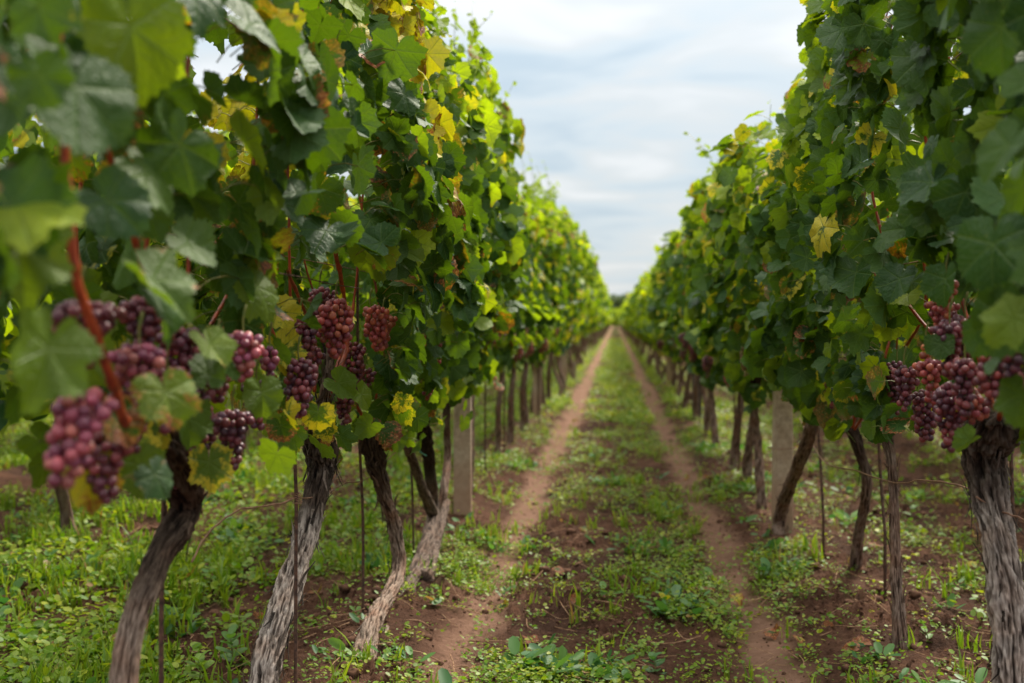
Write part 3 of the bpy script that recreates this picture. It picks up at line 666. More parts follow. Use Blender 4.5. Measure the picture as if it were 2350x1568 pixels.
hero_vine('sharp silvery gnarled trunk leaning left under the red grape clusters', XL, 2.85, 0.44,
          [PX(560, 1740, -0.80), PX(604, 1555, -0.79), PX(640, 1420, -0.785), PX(690, 1270, -0.775), PX(722, 1140, -0.77), PX(738, 1060, -0.765), PX(728, 965, -0.76)],
          [.040, .031, .033, .031, .029, .036, .032], BARK, 2.9, 780, ks=110, ns=520, dark=0.74, head=1.1, shreds=170, zb=0.84, yel=0.09, aut=0.16, young=.10, ncane=3, spr=2, low=34, patch=(3.08, 1.70, .30),
          extra_trunks=[([PX(735, 985, -.75), PX(742, 930, -.73), PX(752, 870, -.71), PX(757, 800, -.70)], [.018, .013, .010, .0085])],
          canes=[([PX(742, 935, -.73), PX(772, 868, -.69), PX(796, 790, -.68), PX(790, 690, -.68), PX(768, 570, -.67), PX(727, 410, -.68)], .0068, .0050, CANE),
                 ([PX(722, 900, -.74), PX(722, 780, -.74), PX(640, 560, -.70), PX(632, 360, -.68)], .0042, .0036, CANE)],
          bunches=[(PX(772, 692, -.635), .115, .092, 'salmon', .0082, 3, 'plump pink red grape cluster in focus, in the middle of the three', (.0, .0)),
                   (PX(850, 705, -.64), .105, .08, 'salmon', .0080, 3, None, (0.015, .035)), (PX(880, 725, -.625), .075, .065, 'amber', .0080, 3),
                   (PX(735, 665, -.72), .10, .085, 'dark', .0080, 3), (PX(690, 735, -.70), .11, .085, 'dark', .0078, 3),
                   (PX(686, 826, -.64), .105, .075, 'dark', .0080, 3, 'purple grape cluster in focus, lowest at the left of the trunk'),
                   (PX(716, 800, -.70), .08, .06, 'dark', .0078, 3), (PX(620, 800, -.64), .045, .05, 'rosy', .0078, 3),
                   (PX(810, 790, -.72), .11, .08, 'dark', .0078, 3), (PX(792, 900, -.72), .09, .06, 'dark', .0078, 3), (PX(840, 850, -.72), .06, .05, 'dark', .0078, 2)],
          heroleaves=[HL(690, 950, -.70, (.9, -.6, .3), (-.15, 0, -1), .040, (.95, .85, .5, .0), 'yellow and brown blotched leaf at the top of the silvery trunk'),
                      HL(748, 1000, -.69, (.8, -.7, .3), (.15, .1, -1), .027, (.85, .85, .7, .3), 'small yellow rimmed leaf on the silvery trunk'),
                      HL(828, 905, -.66, (.8, -.5, .4), (.35, .5, -.9), .046, (.15, .15, .9, .35), 'smooth green leaf reaching right of the trunk'),
                      HL(660, 810, -.66, (.8, -.6, .4), (.1, 0, -1), .040, (.75, .2, .6, .2)),
                      HL(690, 215, -.60, (1, -.5, .35), (.0, .1, -1), .056, (.0, .3, .1, 0)),
                      HL(780, 235, -.60, (.9, -.5, .1), (.2, .3, -.9), .050, (.0, .1, .2, 0)),
                      HL(900, 395, -.58, (.9, -.4, .2), (.0, .2, -1), .042, (.65, .3, .6, .5), 'yellowing rounded leaf above the sharp vine'),
                      HL(905, 185, -.58, (.9, -.5, .3), (.2, .4, -.9), .036, (1, .9, .6, .3), 'yellow leaf with red scorch marks'),
                      HL(912, 262, -.575, (.9, -.5, .1), (.3, .4, -.8), .032, (1, .95, .6, .3), 'pale and red scorched leaf'),
                      HL(805, 355, -.60, (.9, -.6, 0), (.7, .3, -.4), .050, (.0, .05, .8, .15)),
                      HL(650, 470, -.60, (.8, -.3, .6), (.2, .3, -.9), .055, (0, .2, .1, 0)),
                      HL(620, 410, -.60, (.8, -.5, .6), (-.2, .1, -.9), .042, (0, .1, .2, 0)),
                      HL(915, 520, -.575, (.7, -.4, .6), (.1, .1, -.9), .040, (.1, .1, .6, .7)),
                      HL(920, 750, -.62, (.8, -.5, .2), (.2, .3, -1), .050, (.1, .1, .8, .1))])
hero_vine('brown crooked trunk curving right with a knotted head, left row', XL, 3.58, 0.42,
          [PX(812, 1570, -.715), PX(828, 1525, -.715), PX(858, 1425, -.715), PX(912, 1320, -.715), PX(906, 1215, -.73), PX(880, 1130, -.745), PX(856, 1040, -.76), PX(852, 985, -.765)],
          [.046, .036, .026, .0225, .021, .023, .027, .032], BARKT, 4.1, 640, ks=90, ns=420, dark=0.86, head=1.2, shreds=90, zb=0.66, yel=0.10, aut=0.10, wid=.74, low=46, patch=(3.08, 1.70, .30), random_bunches=2,
          extra_trunks=[([PX(850, 1530, -.71), PX(872, 1490, -.71), PX(885, 1440, -.71)], [.030, .022, .012])],
          bunches=[(PX(945, 815, -.66), .075, .06, 'green', .0072, 2, 'pale green unripe grape cluster'), (PX(1003, 780, -.62), .10, .045, 'pink', .0075, 2)])
hero_vine('forked blurred trunk with teal twine, just before the left concrete post', XL, 4.45, 0.44,
          [PX(912, 1400, -.725), PX(938, 1350, -.73), PX(983, 1240, -.75), PX(995, 1165, -.775), PX(985, 1060, -.77), PX(968, 965, -.77)], [.030, .026, .030, .026, .024, .028],
          BARKD, 5.3, 600, lod=1, ks=48, ns=200, head=0.8, zb=0.64, young=.18, shreds=8, yel=0.08, wid=.76, low=40, random_bunches=2,
          extra_trunks=[([PX(992, 1180, -.775), PX(965, 1110, -.76), PX(935, 1020, -.75)], [.026, .018, .017]), ([PX(972, 1335, -.70), PX(1000, 1240, -.73), PX(1018, 1180, -.75), PX(1026, 1150, -.755)], [.038, .024, .020, .014])],
          bunches=[(PX(1078, 765, -.64), .08, .05, 'pink', .0075, 2)])
hero_vine('slim grey trunk half hidden just left of the left concrete post', XL, 5.25, 0.46,
          [PX(1022, 1215, -.775), PX(1016, 1150, -.775), PX(1028, 1050, -.775), PX(1024, 960, -.775), PX(1030, 880, -.775)], [.026, .021, .018, .018, .022],
          BARKB, 6.4, 560, lod=1, ks=32, ns=120, head=0.4, zb=0.74, young=.22, shreds=6, yel=0.08, wid=.80, low=26, spr=5, random_bunches=2, post_skip=(5.6, .22))
# ------------------------------------------------------------------ the near vines, right row
hero_vine('nearest grapevine of the right row, only its dark leaves reach into the picture', XR, 1.45, 0.42, [(XR, 1.45, 0), (XR, 1.45, .3), (XR, 1.45, .68)], [.04, .036, .045],
          BARKB, 10.7, 420, wid=.7, zb=.92, low=0, inner=-1, ks=24, ns=60, ncane=3, shreds=0, yel=0.01, aut=0.03, young=.03, spr=0)
hero_vine('thick shaggy trunk with a bulging knotted head at the right edge', XR, 2.35, 0.46,
          [PX(2350, 1830, .82), PX(2322, 1600, .80), PX(2318, 1400, .80), PX(2296, 1260, .785), PX(2268, 1120, .775), PX(2262, 1030, .77), PX(2292, 950, .775)], [.048, .039, .034, .034, .040, .045, .040],
          BARK, 12.2, 820, wid=.68, low=22, inner=-1, ks=120, ns=520, dark=0.80, head=0.8, shreds=140, zb=0.88, yel=0.02, aut=0.05, young=.10, ncane=5, spr=0,
          bunches=[(PX(2172, 640, .62), .075, .05, 'amber', .0074, 3), (PX(2165, 690, .64), .08, .06, 'pink', .0074, 3), (PX(2125, 795, .63), .04, .035, 'amber', .0074, 3), (PX(2180, 745, .62), .09, .06, 'dark', .0075, 3), (PX(2215, 830, .63), .09, .06, 'dark', .0075, 3), (PX(2140, 830, .64), .08, .055, 'pink', .0075, 3),
                   (PX(2075, 845, .64), .085, .06, 'dark', .0076, 3), (PX(2178, 880, .63), .115, .062, 'dark', .0076, 3, 'long dusky pink grape cluster beside the knotted trunk'),
                   (PX(2125, 900, .70), .10, .07, 'dark', .0074, 3), (PX(2235, 910, .66), .045, .07, 'pink', .0074, 3), (PX(2285, 770, .62), .11, .075, 'dark', .0078, 3),
                   (PX(2345, 800, .62), .10, .07, 'dark', .0078, 3), (PX(2215, 730, .66), .08, .07, 'dark', .0076, 3)],
          heroleaves=[HL(2280, 560, .52, (-.9, -.6, .2), (.2, .1, -1), .075, (0, 0, .2, 0), 'large dark blurred leaf near the right edge'),
                      HL(2345, 905, .56, (-.8, -.7, .3), (-.1, .1, -1), .045, (.1, .2, .4, .1)),
                      HL(2330, 730, .50, (-.6, -.8, .5), (-.6, .2, -.6), .045, (.1, .1, .7, .35)),
                      HL(2160, 790, .60, (-.6, -.8, .4), (.1, 0, -1), .036, (.05, .35, .2, .05)),
                      HL(2040, 285, .60, (-.7, -.7, .5), (0, 0, -1), .024, (.1, .1, .6, 1), 'pale young leaf shining among dark ones'),
                      HL(2065, 640, .58, (-.8, -.5, .5), (-.3, 0, -.9), .058, (0, .15, .1, 0)),
                      HL(2170, 640, .575, (-.9, -.4, .2), (0, 0, -1), .05, (.1, .2, .2, 0)),
                      HL(2300, 60, .52, (-.9, -.5, .1), (.1, .1, -1), .070, (.05, .1, .4, .0))])
hero_vine('slender straight brown trunk left of the knotted one, right row', XR + .05, 3.45, 0.42,
          [PX(2068, 1470, .84), PX(2058, 1330, .84), PX(2052, 1180, .84), PX(2046, 1060, .84), PX(2030, 980, .84), PX(2012, 905, .83)], [.024, .0165, .0155, .0145, .017, .016],
          BARKB, 13.4, 760, inner=-1, ks=64, ns=300, head=0.3, shreds=50, wid=.74, low=30, zb=0.70, yel=0.05, aut=0.10, young=.14, random_bunches=2, pal='dark', ncane=4, spr=2)
hero_vine('thin leaning dark trunk between the slender one and the right concrete post', XR + .08, 4.25, 0.40,
          [PX(1962, 1300, .94), PX(1972, 1220, .93), PX(1990, 1120, .92), PX(1975, 1040, .90), PX(1955, 985, .88)], [.030, .020, .018, .020, .022],
          BARKB, 14.6, 600, lod=1, inner=-1, ks=40, ns=160, head=0.5, shreds=20, zb=0.62, wid=.9, yel=0.10, aut=0.10, young=.20, random_bunches=2, pal='green', ncane=4, spr=4)
hero_vine('crooked trunk sprawling in front of the right concrete post', XR, 5.0, 0.42,
          [PX(1792, 1235, .74), PX(1790, 1185, .74), PX(1815, 1110, .745), PX(1850, 1020, .75), PX(1862, 950, .76), PX(1820, 915, .75), PX(1800, 838, .76)], [.034, .030, .026, .028, .026, .020, .014],
          BARKB, 15.8, 560, lod=1, inner=-1, ks=40, ns=200, head=0.2, shreds=20, zb=0.90, wid=.95, yel=0.14, aut=0.10, young=.22, random_bunches=2, pal='green', ncane=4, spr=3)

# ------------------------------------------------------------------ all the other vines: a few variants, copied
def make_variant(lod, nleaf, seed, trunk_k, nb, matl, pal, yel, spr=2, size=(0.038, 0.082), nc=2):
    rg = np.random.RandomState(seed)
    r = bpy.data.objects.new('grapevine', None); r.empty_display_size = .2
    Ht = 2.0; kids = []
    b_ = rg.normal(0, .06, 2); m1 = rg.normal(0, .05, 2); h_ = rg.normal(0, .03, 2)
    pts = [(b_[0] * .5, b_[1] * 1.5, -0.06), (b_[0], b_[1], .12), (b_[0] * .3 + m1[0], m1[1] * 1.6, .38), (h_[0] + m1[0] * .5, m1[1], .6), (h_[0], h_[1], .80)]
    me, _ = trunk_mesh('trunk', pts, [.034, .028, .023, .022, .027], trunk_k, 60 if lod < 2 else 16, BARKB, 0.85, 0.8, seed, 0, rg, 0.09)
    kids.append(('trunk', me, (0, 0, 0), []))
    sp_ = [canopy(nleaf, Ht, 0.60, -0.50, 0.50, rg, 0, {1: .26, 2: .50, 3: .75}[lod], yel, 0.05, seed * 1.7, size, wid={1: .78, 2: .88, 3: 1.0}[lod])]
    st, sp = sprigs(spr, Ht, -.45, .45, rg)
    if spr: sp_.append(sp)
    me = foliage_mesh('foliage', lod, sp_, matl, rg, extra=st if lod < 3 else None); kids.append(('foliage', me, (0, 0, 0), []))
    for k in range(nc):
        x_, y_ = rg.normal(0, .09), rg.uniform(-.35, .35)
        kids.append(('cane', cane_mesh('cane', [(h_[0], h_[1], .78), (x_ * .6, y_ * .8, 1.05), (x_, y_, 1.6), (x_ * .5, y_, 1.9)], .0048, .0025, 16, 5), (0, 0, 0), []))
    for k in range(nb):
        L_ = rg.uniform(.09, .13)
        kids.append(('grape_bunch', bunch_mesh(L_, rg.uniform(.06, .075), .0082, pal if k else 'dark', rg, 1), (rg.choice([-1, 1]) * rg.uniform(.14, .24), rg.uniform(-.4, .4), rg.uniform(.80, .98)), [('bunch_stem', bunch_stem(L_))] if lod < 2 else []))
    return kids
VAR = {1: [make_variant(1, 620, 40 + k, 28, 6, LEAF, ['pink', 'green', 'dark'][k % 3], .12, 6) for k in range(4)],
       2: [make_variant(2, 480, 60 + k, 12, 3, LEAFS, 'pink', .16, 6, (.048, .09), 1) for k in range(4)],
       3: [make_variant(3, 190, 80 + k, 6, 0, LEAFS, 'pink', .12, 2, (.085, .13), 0) for k in range(4)]}
def put_vine(lod, k, loc, rz, zs, label, group, only=None):
    r = root('grapevine', loc, label, 'grapevine', group); r.rotation_euler = (0, 0, rz); r.scale = (rs.uniform(.82, 1.22), 1, zs)
    for nm, me, lc, sub_ in VAR[lod][k % 4]:
        if only and nm not in only: continue
        o = link(nm, me, r, lc)
        for sn, sm in sub_: link(sn, sm, o)
    return r
nL = 0
for X, topf, start, side in ((XL, topL, 6.1, 'left'), (XR, topR, 5.85, 'right')):
    y = start; i = 0
    while i < 103:
        xx = X + rs.normal(0, .02); yy = y + rs.normal(0, .05)
        if side == 'left' and i < 5: xx -= .07
        lod = 1 if yy < 12.5 else (2 if yy < 34 else 3)
        nth = ['first', 'second', 'third', 'fourth', 'fifth', 'sixth'][i] if i < 6 else None
        if nth: lab, grp = f'{nth} blurred grapevine behind the {side} concrete post', None
        elif yy < 34: lab, grp = f'blurred grapevine in the middle stretch of the {side} row', f'vines in the middle stretch of the {side} row'
        else: lab, grp = f'tiny blurred grapevine at the far end of the {side} row', f'vines at the far end of the {side} row'
        put_vine(lod, rs.randint(4), (xx, yy, gz(xx, yy)), rs.choice([0, math.pi]) + rs.normal(0, .05), topf(yy) / 2.0 * (1 + rs.normal(0, .05)), lab, grp)
        y += 0.86; i += 1
for X, ya, n, lod, side in ((-2.42, 1.3, 24, 2, 'left'), (2.42, 3.0, 24, 2, 'right'), (-3.98, 2.6, 20, 2, 'left'), (3.98, 6.5, 16, 2, 'right')):
    for i in range(n):
        yy = ya + .88 * i + rs.normal(0, .06); far = abs(X) > 3
        put_vine(lod, rs.randint(4), (X, yy, gz(X, yy)), rs.choice([0, math.pi]), 1.0 + rs.normal(0, .03),
                 f'grapevine in the {"second" if far else "first"} row beyond the {side} row, seen between its trunks', f'vines of the {"second" if far else "first"} row beyond the {side} row')
# what lies farther still reads as one mass
def mass(name, segs, nleaf_m, label):
    rg = np.random.RandomState(99); P = []
    for X, ya, yb, Ht in segs:
        n = int((yb - ya) * nleaf_m); p = canopy(n, Ht, .7, ya, yb, rg, 0, .75, .2, .05, X, (.15, .24), xc=X); P.append(p)
    me = foliage_mesh(name, 3, P, LEAFS, rg); tr = Acc()
    for X, ya, yb, Ht in segs:
        for y in np.arange(ya, yb, .9):
            a = rg.normal(0, .05, 3); v, f = tube_arrays(S([(X + a[0], y, -.05), (X + a[1], y, .4), (X, y + a[2], .85)]), .028, 5); tr.add(v, f, (.5, 0, .5, 1))
    t_ = link(name, me); tag(t_, label, kind='stuff'); tag(link('vineyard_trunk_mass', tr.mesh('trunks', BARKB)), 'brown trunks of the far rows blurred together', kind='stuff')
mass('distant_vineyard', [(XL, 94, 190, 2.2), (XR, 94, 190, 2.0), (-2.42, 22.5, 110, 2.0), (2.42, 24, 110, 2.0), (-3.98, 20, 80, 2.0), (3.98, 20.5, 80, 2.0),
     (-5.55, 5, 60, 2.0), (5.55, 9, 60, 2.0), (-7.1, 7, 50, 2.0), (7.1, 12, 50, 2.0), (-8.7, 9, 45, 2.0), (8.7, 14, 45, 2.0)], 60, 'mass of far vine rows with yellow green leaves behind the nearer rows')

rh = np.random.RandomState(5); n = 2600
P = np.stack([rh.uniform(-3.2, 3.2, n), 191 + rh.normal(0, .5, n), rh.uniform(.1, 3.0, n) * (1 - .12 * rh.rand(n))], 1)
me = foliage_mesh('distant_hedge', 3, [(P, rh.normal(0, .6, (n, 3)) + (0, -1, .5), rh.normal(0, .6, (n, 3)) + (0, 0, -1), rh.uniform(.12, .22, n), np.stack([.3 * rh.rand(n), 0 * P[:, 0], rh.rand(n), rh.uniform(.4, 1, n)], 1))], LEAFS, rh)
tag(link('distant_hedge', me), 'soft yellow green hedge closing the far end of the lane', 'hedge')
# ------------------------------------------------------------------ posts, stakes, wires
def post(X, Y, w_, h_, m_, label, name='concrete_post', lean=0.0):
    bm = bmesh.new(); bmesh.ops.create_cube(bm, size=1.0); bmesh.ops.subdivide_edges(bm, edges=bm.edges[:], cuts=0)
    for v in bm.verts:
        k = 1.0 if v.co.z < 0 else 0.86
        v.co = Vector((v.co.x * w_ * k, v.co.y * w_ * k, (v.co.z + .5) * (h_ + .25) - .25))
    bmesh.ops.bisect_plane(bm, geom=bm.verts[:] + bm.edges[:] + bm.faces[:], plane_co=(0, 0, h_ * .5), plane_no=(0, 0, 1))
    bmesh.ops.bevel(bm, geom=bm.edges[:], offset=w_ * 0.10, segments=2, affect='EDGES', profile=.5)
    bmesh.ops.triangulate(bm, faces=bm.faces[:]); bmesh.ops.subdivide_edges(bm, edges=[e_ for e_ in bm.edges if e_.calc_length() > .1], cuts=3)
    for v in bm.verts:
        d = .0022 * float(pn(v.co.x * 30, v.co.y * 30, v.co.z * 14)); v.co += Vector((v.co.x, v.co.y, 0)).normalized() * d
    me = bpy.data.meshes.new(name); bm.to_mesh(me); bm.free(); me.materials.append(m_)
    o = link(name, me, None, (X, Y, gz(X, Y))); o.rotation_euler = (0, lean, .08); tag(o, label, 'post')
    for zz in (h_ * .45, h_ * .8):   # wire loops through the post
        v, f = tube_arrays(S([(-w_ * .62, -w_ * .62, zz), (w_ * .62, -w_ * .62, zz + .004), (w_ * .62, w_ * .62, zz), (-w_ * .62, w_ * .62, zz - .003), (-w_ * .62, -w_ * .60, zz)]), .0016, 5)
        link('wire_loop', mesh_np('wire_loop', v, f, WIRE), o)
    return o
pL = PG(1062, 1205); pR = PG(1795, 1240)
post(pL[0], pL[1], .088, 1.9, CONC, 'pale weathered concrete post standing in the left row')
post(pR[0], pR[1], .088, .84, CONC, 'short stained concrete post standing in the right row')
pD = PG(1600, 974)
post(pD[0], pD[1], .085, 1.7, DARKWOOD, 'dark blurred post farther down the right row', 'wooden_post')
for k, y in enumerate((11.3, 17.0)): post(XL, y, .088, 1.9, CONC, ['second concrete post down the left row, mostly hidden by leaves', 'third concrete post down the left row, small and blurred'][k])
post(XR, 16.4, .09, 1.8, CONC, 'small blurred concrete post far down the right row')
def stake(pts, label, r=.0042, group=None):
    pts = [S(p, float) for p in pts]; b0 = pts[0].copy(); b0[2] = gz(*b0[:2]); C = catmull(pts, 40); C[0, 2] = b0[2] - .08
    s = np.linspace(0, 1, 40); v, f = tube_arrays(C, r * (1 + .10 * pn(s * 40, 2.)), 8)
    me = mesh_np('support_stake', v, f, RUST); me.transform(Matrix.Translation(-Vector(b0)))
    o = link('support_stake', me, None, b0); return tag(o, label, 'stake', group)
stake([PX(678, 1640, -.73), PX(679, 1300, -.73), PX(680, 1160, -.73), PX(676, 990, -.73), PX(680, 700, -.73)], 'thin rusty iron stake beside the sharp silvery trunk')
stake([PX(833, 1420, -.80), PX(833, 1200, -.80), PX(826, 1040, -.80), PX(822, 920, -.80), PX(820, 600, -.80)], 'thin dark iron stake between the silvery and the crooked trunk', .0046)
stake([PX(950, 1290, -.80), PX(946, 1120, -.80), PX(940, 1000, -.80), PX(938, 860, -.80)], 'thin iron stake beside the forked trunk', .0046)
stake([PX(372, 1760, -.80), PX(370, 1500, -.80), PX(372, 1300, -.80), PX(380, 1000, -.80)], 'blurred iron stake behind the foremost leaning trunk')
stake([PX(2330, 1800, .86), PX(2326, 1300, .86), PX(2318, 960, .86), PX(2310, 700, .86)], 'iron stake behind the thick knotted trunk at the right')
stake([PX(2032, 1230, .93), PX(2022, 1110, .93), PX(2016, 1000, .93), PX(2010, 850, .93)], 'thin stake just left of the slender brown trunk', .0055)
stake([PX(1890, 1195, .85), PX(1884, 1080, .85), PX(1876, 960, .85), PX(1870, 850, .85)], 'thin stake between the right concrete post and the leaning dark trunk', .0055)
for k in range(10):
    for X, sd_ in ((XL, 'left'), (XR, 'right')):
        y = 6.1 + k * .86; x = X + rs.normal(0, .04)
        stake([(x, y, 0), (x, y, .5), (x + .01, y, 1.0)], f'blurred thin stake among the trunks of the {sd_} row behind the concrete post', .006, f'stakes of the {sd_} row behind the concrete post')
def wire(pts, label, r=.0018, n=120, wig=.004, m_=None, nm='trellis_wire', cat='wire'):
    C = catmull(pts, n); s = np.linspace(0, 1, n) * len(pts)
    C = C + np.stack([0 * s, 0 * s, wig * pn(s * 1.6, 3.0)], 1); v, f = tube_arrays(C, r, 6)
    c0 = C[0].copy(); me = mesh_np(nm, v - c0, f, m_ or WIRE); return tag(link(nm, me, None, c0), label, cat)
wire([PX(440, 1290, -.80), PX(470, 1235, -.79), PX(515, 1190, -.78), PX(560, 1168, -.77), PX(620, 1160, -.75), PX(682, 1143, -.73)], 'kinked rusty wire running from the foremost trunk to the stake', .0021)
wire([PX(682, 1143, -.73), PX(740, 1138, -.79), PX(790, 1110, -.80), PX(845, 1098, -.79), PX(900, 1045, -.79), PX(940, 1020, -.79), PX(1010, 985, -.79)], 'thin wire running from the stake back towards the forked trunk', .0019)
wire([PX(640, 627, -.60), PX(700, 638, -.61), PX(760, 652, -.63), PX(830, 663, -.66)], 'short dark straight wire above the sharp grape clusters', .0014, wig=.0005, m_=RUST)
wire([PX(1835, 960, .80), PX(1862, 1015, .80), PX(1895, 1062, .80), PX(1960, 1080, .80), PX(2052, 1108, .80), PX(2105, 1103, .79), PX(2170, 1108, .78), PX(2232, 1122, .75)], 'sagging rusty wire from the knotted trunk to the right post', .0022)
wire([PX(2240, 1140, .74), PX(2300, 1175, .79), PX(2345, 1190, .81), PX(2420, 1230, .82)], 'wire end leaving the knotted trunk towards the right edge', .002)
for X, sd_ in ((XL, 'left'), (XR, 'right')):
    for z_ in (1.15, 1.6):
        wire([(X, .6, z_), (X, 20, z_ + .01), (X, 60, z_), (X, 94, z_)], f'{"lower" if z_ < 1.3 else "upper"} trellis wire inside the leaves of the {sd_} row', .0016, wig=.002)
v, f = tube_arrays(catmull([PX(0, 395, -.60), PX(30, 380, -.60), PX(32, 420, -.60), PX(8, 425, -.61), PX(0, 395, -.615), PX(60, 450, -.64), PX(120, 462, -.68)], 60), .0022, 6)
tag(link('tendril_loop', mesh_np('tendril_loop', v, f, RUST)), 'dark curled wire loop blurred at the left edge', 'wire')
# teal twine on the forked trunk, wound wire on the stake
def twine(pts, label, r=.0025): return wire(pts, label, r, 40, .001, TEAL, 'tie_twine', 'twine')
twine([PX(950, 975, -.74), PX(965, 968, -.735), PX(985, 962, -.74), PX(988, 955, -.77)], 'teal twine wound round the head of the forked trunk')
twine([PX(935, 1008, -.74), PX(950, 1020, -.73), PX(965, 1038, -.73), PX(978, 1046, -.73)], 'loose end of teal twine hanging from the forked trunk', .003)
th = np.linspace(0, 9 * 6.28, 120); c0 = PX(681, 1143, -.73)
wire([c0 + (.009 * math.cos(a) * (1 + .4 * math.sin(a * .7)), .009 * math.sin(a), .012 * math.sin(a * .31)) for a in th], 'little coil of wire wound round the rusty stake', .0008, 500, 0)

# ------------------------------------------------------------------ far trees
def tree(label, x, y, h_, w_, seed):
    rg = np.random.RandomState(seed); r = root('tree', (x, y, 0), label, 'tree')
    v, f = tube_arrays(catmull([(0, 0, -.2), (.05, 0, h_ * .3), (0, .1, h_ * .75)], 8), np.linspace(h_ * .035, h_ * .01, 8), 7)
    link('trunk', mesh_np('trunk', v, f, BARKB, attrs={'tint': np.tile([.5, 0, .5, 1.], (len(v), 1))}), r)
    for k in range(4):
        a = k * 1.6; A_ = S((math.cos(a), math.sin(a), 0)); v, f = tube_arrays(catmull([(0, 0, h_ * .3), A_ * w_ * .2 + (0, 0, h_ * .5), A_ * w_ * .35 + (0, 0, h_ * .7)], 6), np.linspace(h_ * .015, h_ * .005, 6), 5)
        link('limb', mesh_np('limb', v, f, BARKB, attrs={'tint': np.tile([.5, 0, .5, 1.], (len(v), 1))}), r)
    P = []
    for _ in range(16):
        c_ = S((rg.normal(0, w_ * .22), rg.normal(0, w_ * .22), h_ * rg.uniform(.35, .85))); d = rg.normal(size=(170, 3)); d /= np.linalg.norm(d, axis=1)[:, None]
        P.append(c_ + d * rg.uniform(.6, 1, (170, 1)) * w_ * .2)
    P = np.vstack(P); n = len(P); tt = np.stack([rg.rand(n) * .5, 0 * P[:, 0], rg.rand(n), rg.rand(n)], 1)
    v, f, uv, ta = place(ell_base(6, .4), P, rg.normal(size=(n, 3)) + (0, 0, .6), rg.normal(size=(n, 3)), np.full(n, h_ * .05), tt, rg)
    link('crown', mesh_np('crown', v, f, TREELEAF, uv, {'tint': ta}), r)
for x, y, h_, w_, s_, lab in ((.6, 250, 7.0, 6.0, 1, 'small far tree standing at the end of the lane'), (-1.9, 262, 5.2, 4.5, 2, 'lower far tree left of the one at the end of the lane'),
                              (5.0, 268, 5.0, 5.5, 3, 'far tree hidden behind the end of the right row'), (-8, 270, 6.0, 6.0, 4, 'far tree hidden behind the end of the left row')):
    tree(lab, x, y, h_, w_, s_)

# ------------------------------------------------------------------ ground cover
rg = np.random.RandomState(21)
def scatter(n, xa, xb, ya, yb, dens, pw=2.0):
    """random points, denser near the camera, thinned by the cover map"""
    y = (ya ** (1 - pw) + rg.rand(n) * (yb ** (1 - pw) - ya ** (1 - pw))) ** (1 / (1 - pw)) if pw != 1 else ya * (yb / ya) ** rg.rand(n)
    x = rg.uniform(xa, xb, n) * (1 if xb < 3 and xa > -3 else 1)
    ok = rg.rand(n) < dens(x, y); return x[ok], y[ok]
def sprout_leaves(x, y, kmin, kmax, r0, h0, sc0, base, matl, name, label, yel=.2, elev=.35, gro=0.0, stems=True):
    k = rg.randint(kmin, kmax + 1, len(x)); X = np.repeat(x, k); Y = np.repeat(y, k); n = len(X)
    pl = np.repeat(rg.rand(len(x)), k); big = np.repeat(rg.uniform(.6, 1.35, len(x)), k) * (1 + gro * np.clip(Y - 5, 0, 30))
    a = rg.uniform(0, 6.28, n); q_ = rg.rand(n); rr = r0 * big * np.sqrt(q_); z = height(X, Y) + h0 * big * rg.rand(n)
    P = np.stack([X + rr * np.cos(a), Y + rr * np.sin(a), z], 1)
    tip = np.stack([np.cos(a), np.sin(a), rg.normal(elev * .5, .3, n)], 1); nr = np.stack([-np.cos(a) * elev, -np.sin(a) * elev, np.ones(n)], 1) + rg.normal(0, .35, (n, 3))
    tt = np.stack([np.clip(yel * rg.rand(n) + .3 * (pl > .8), 0, 1), .9 * (rg.rand(n) < .015), np.clip(pl * .8 + .2 * rg.rand(n), 0, 1), rg.rand(n)], 1)
    v, f, uv, ta = place(base, P, nr, tip, sc0 * big * rg.uniform(.4, 1.55, n), tt, rg, .5)
    return tag(link(name, mesh_np(name, v, f, matl, uv, {'tint': ta})), label, kind='stuff')
cvf = lambda x, y: np.clip(cover(x, y) * 1.1 + 0.07 * (1 - .6 * track_mask(x, y)), 0, 1)
RND, OVAL = ell_base(7, .37), ell_base(8, .24)
OVAL = (np.concatenate([OVAL[0], ]), OVAL[1])
x, y = scatter(30000, -1.3, 1.7, 2.4, 14, cvf, 1.6)
sprout_leaves(x, y, 6, 13, .030, .034, .0108, RND, WEED, 'clover', 'low bright clover and chickweed on the lane soil', .25, gro=.05)
x, y = scatter(26000, -7.5, -1.1, 2.6, 26, cvf, 1.2)
sprout_leaves(x, y, 6, 11, .05, .055, .020, RND, WEED, 'undergrowth', 'bright green low weeds beyond the left row', .25, gro=.04)
x, y = scatter(16000, 1.1, 7.5, 3.0, 24, cvf, 1.2)
sprout_leaves(x, y, 6, 11, .045, .045, .019, RND, WEED, 'undergrowth', 'low weeds on the darker soil beyond the right row', .3, gro=.04)
x, y = scatter(15000, -1.1, 1.1, 11, 60, lambda x, y: cvf(x, y) * (track_mask(x, y) < .4 * rg.rand(len(x))), 1.4)
sprout_leaves(x, y, 5, 8, .04, .05, .022, RND, WEED, 'undergrowth', 'blurred yellow green weeds far down the lane', .5, gro=.02)
bro = lambda x, y: cvf(x, y) * sst(.0, .45, fbm(x * 2.1, y * 2.1, 31., 2))
x, y = scatter(6500, -3, 2.2, 2.4, 9, bro, 1.6)
sprout_leaves(x, y, 4, 8, .028, .030, .040, OVAL, BROAD, 'broadleaf_weeds', 'dark green oval leaved weeds in patches', .25, .6)
grd = lambda x, y: cvf(x, y) * np.where(x < -.9, 1.0, .7) * sst(-.3, .3, fbm(x * 1.3, y * 1.3, 41., 2))
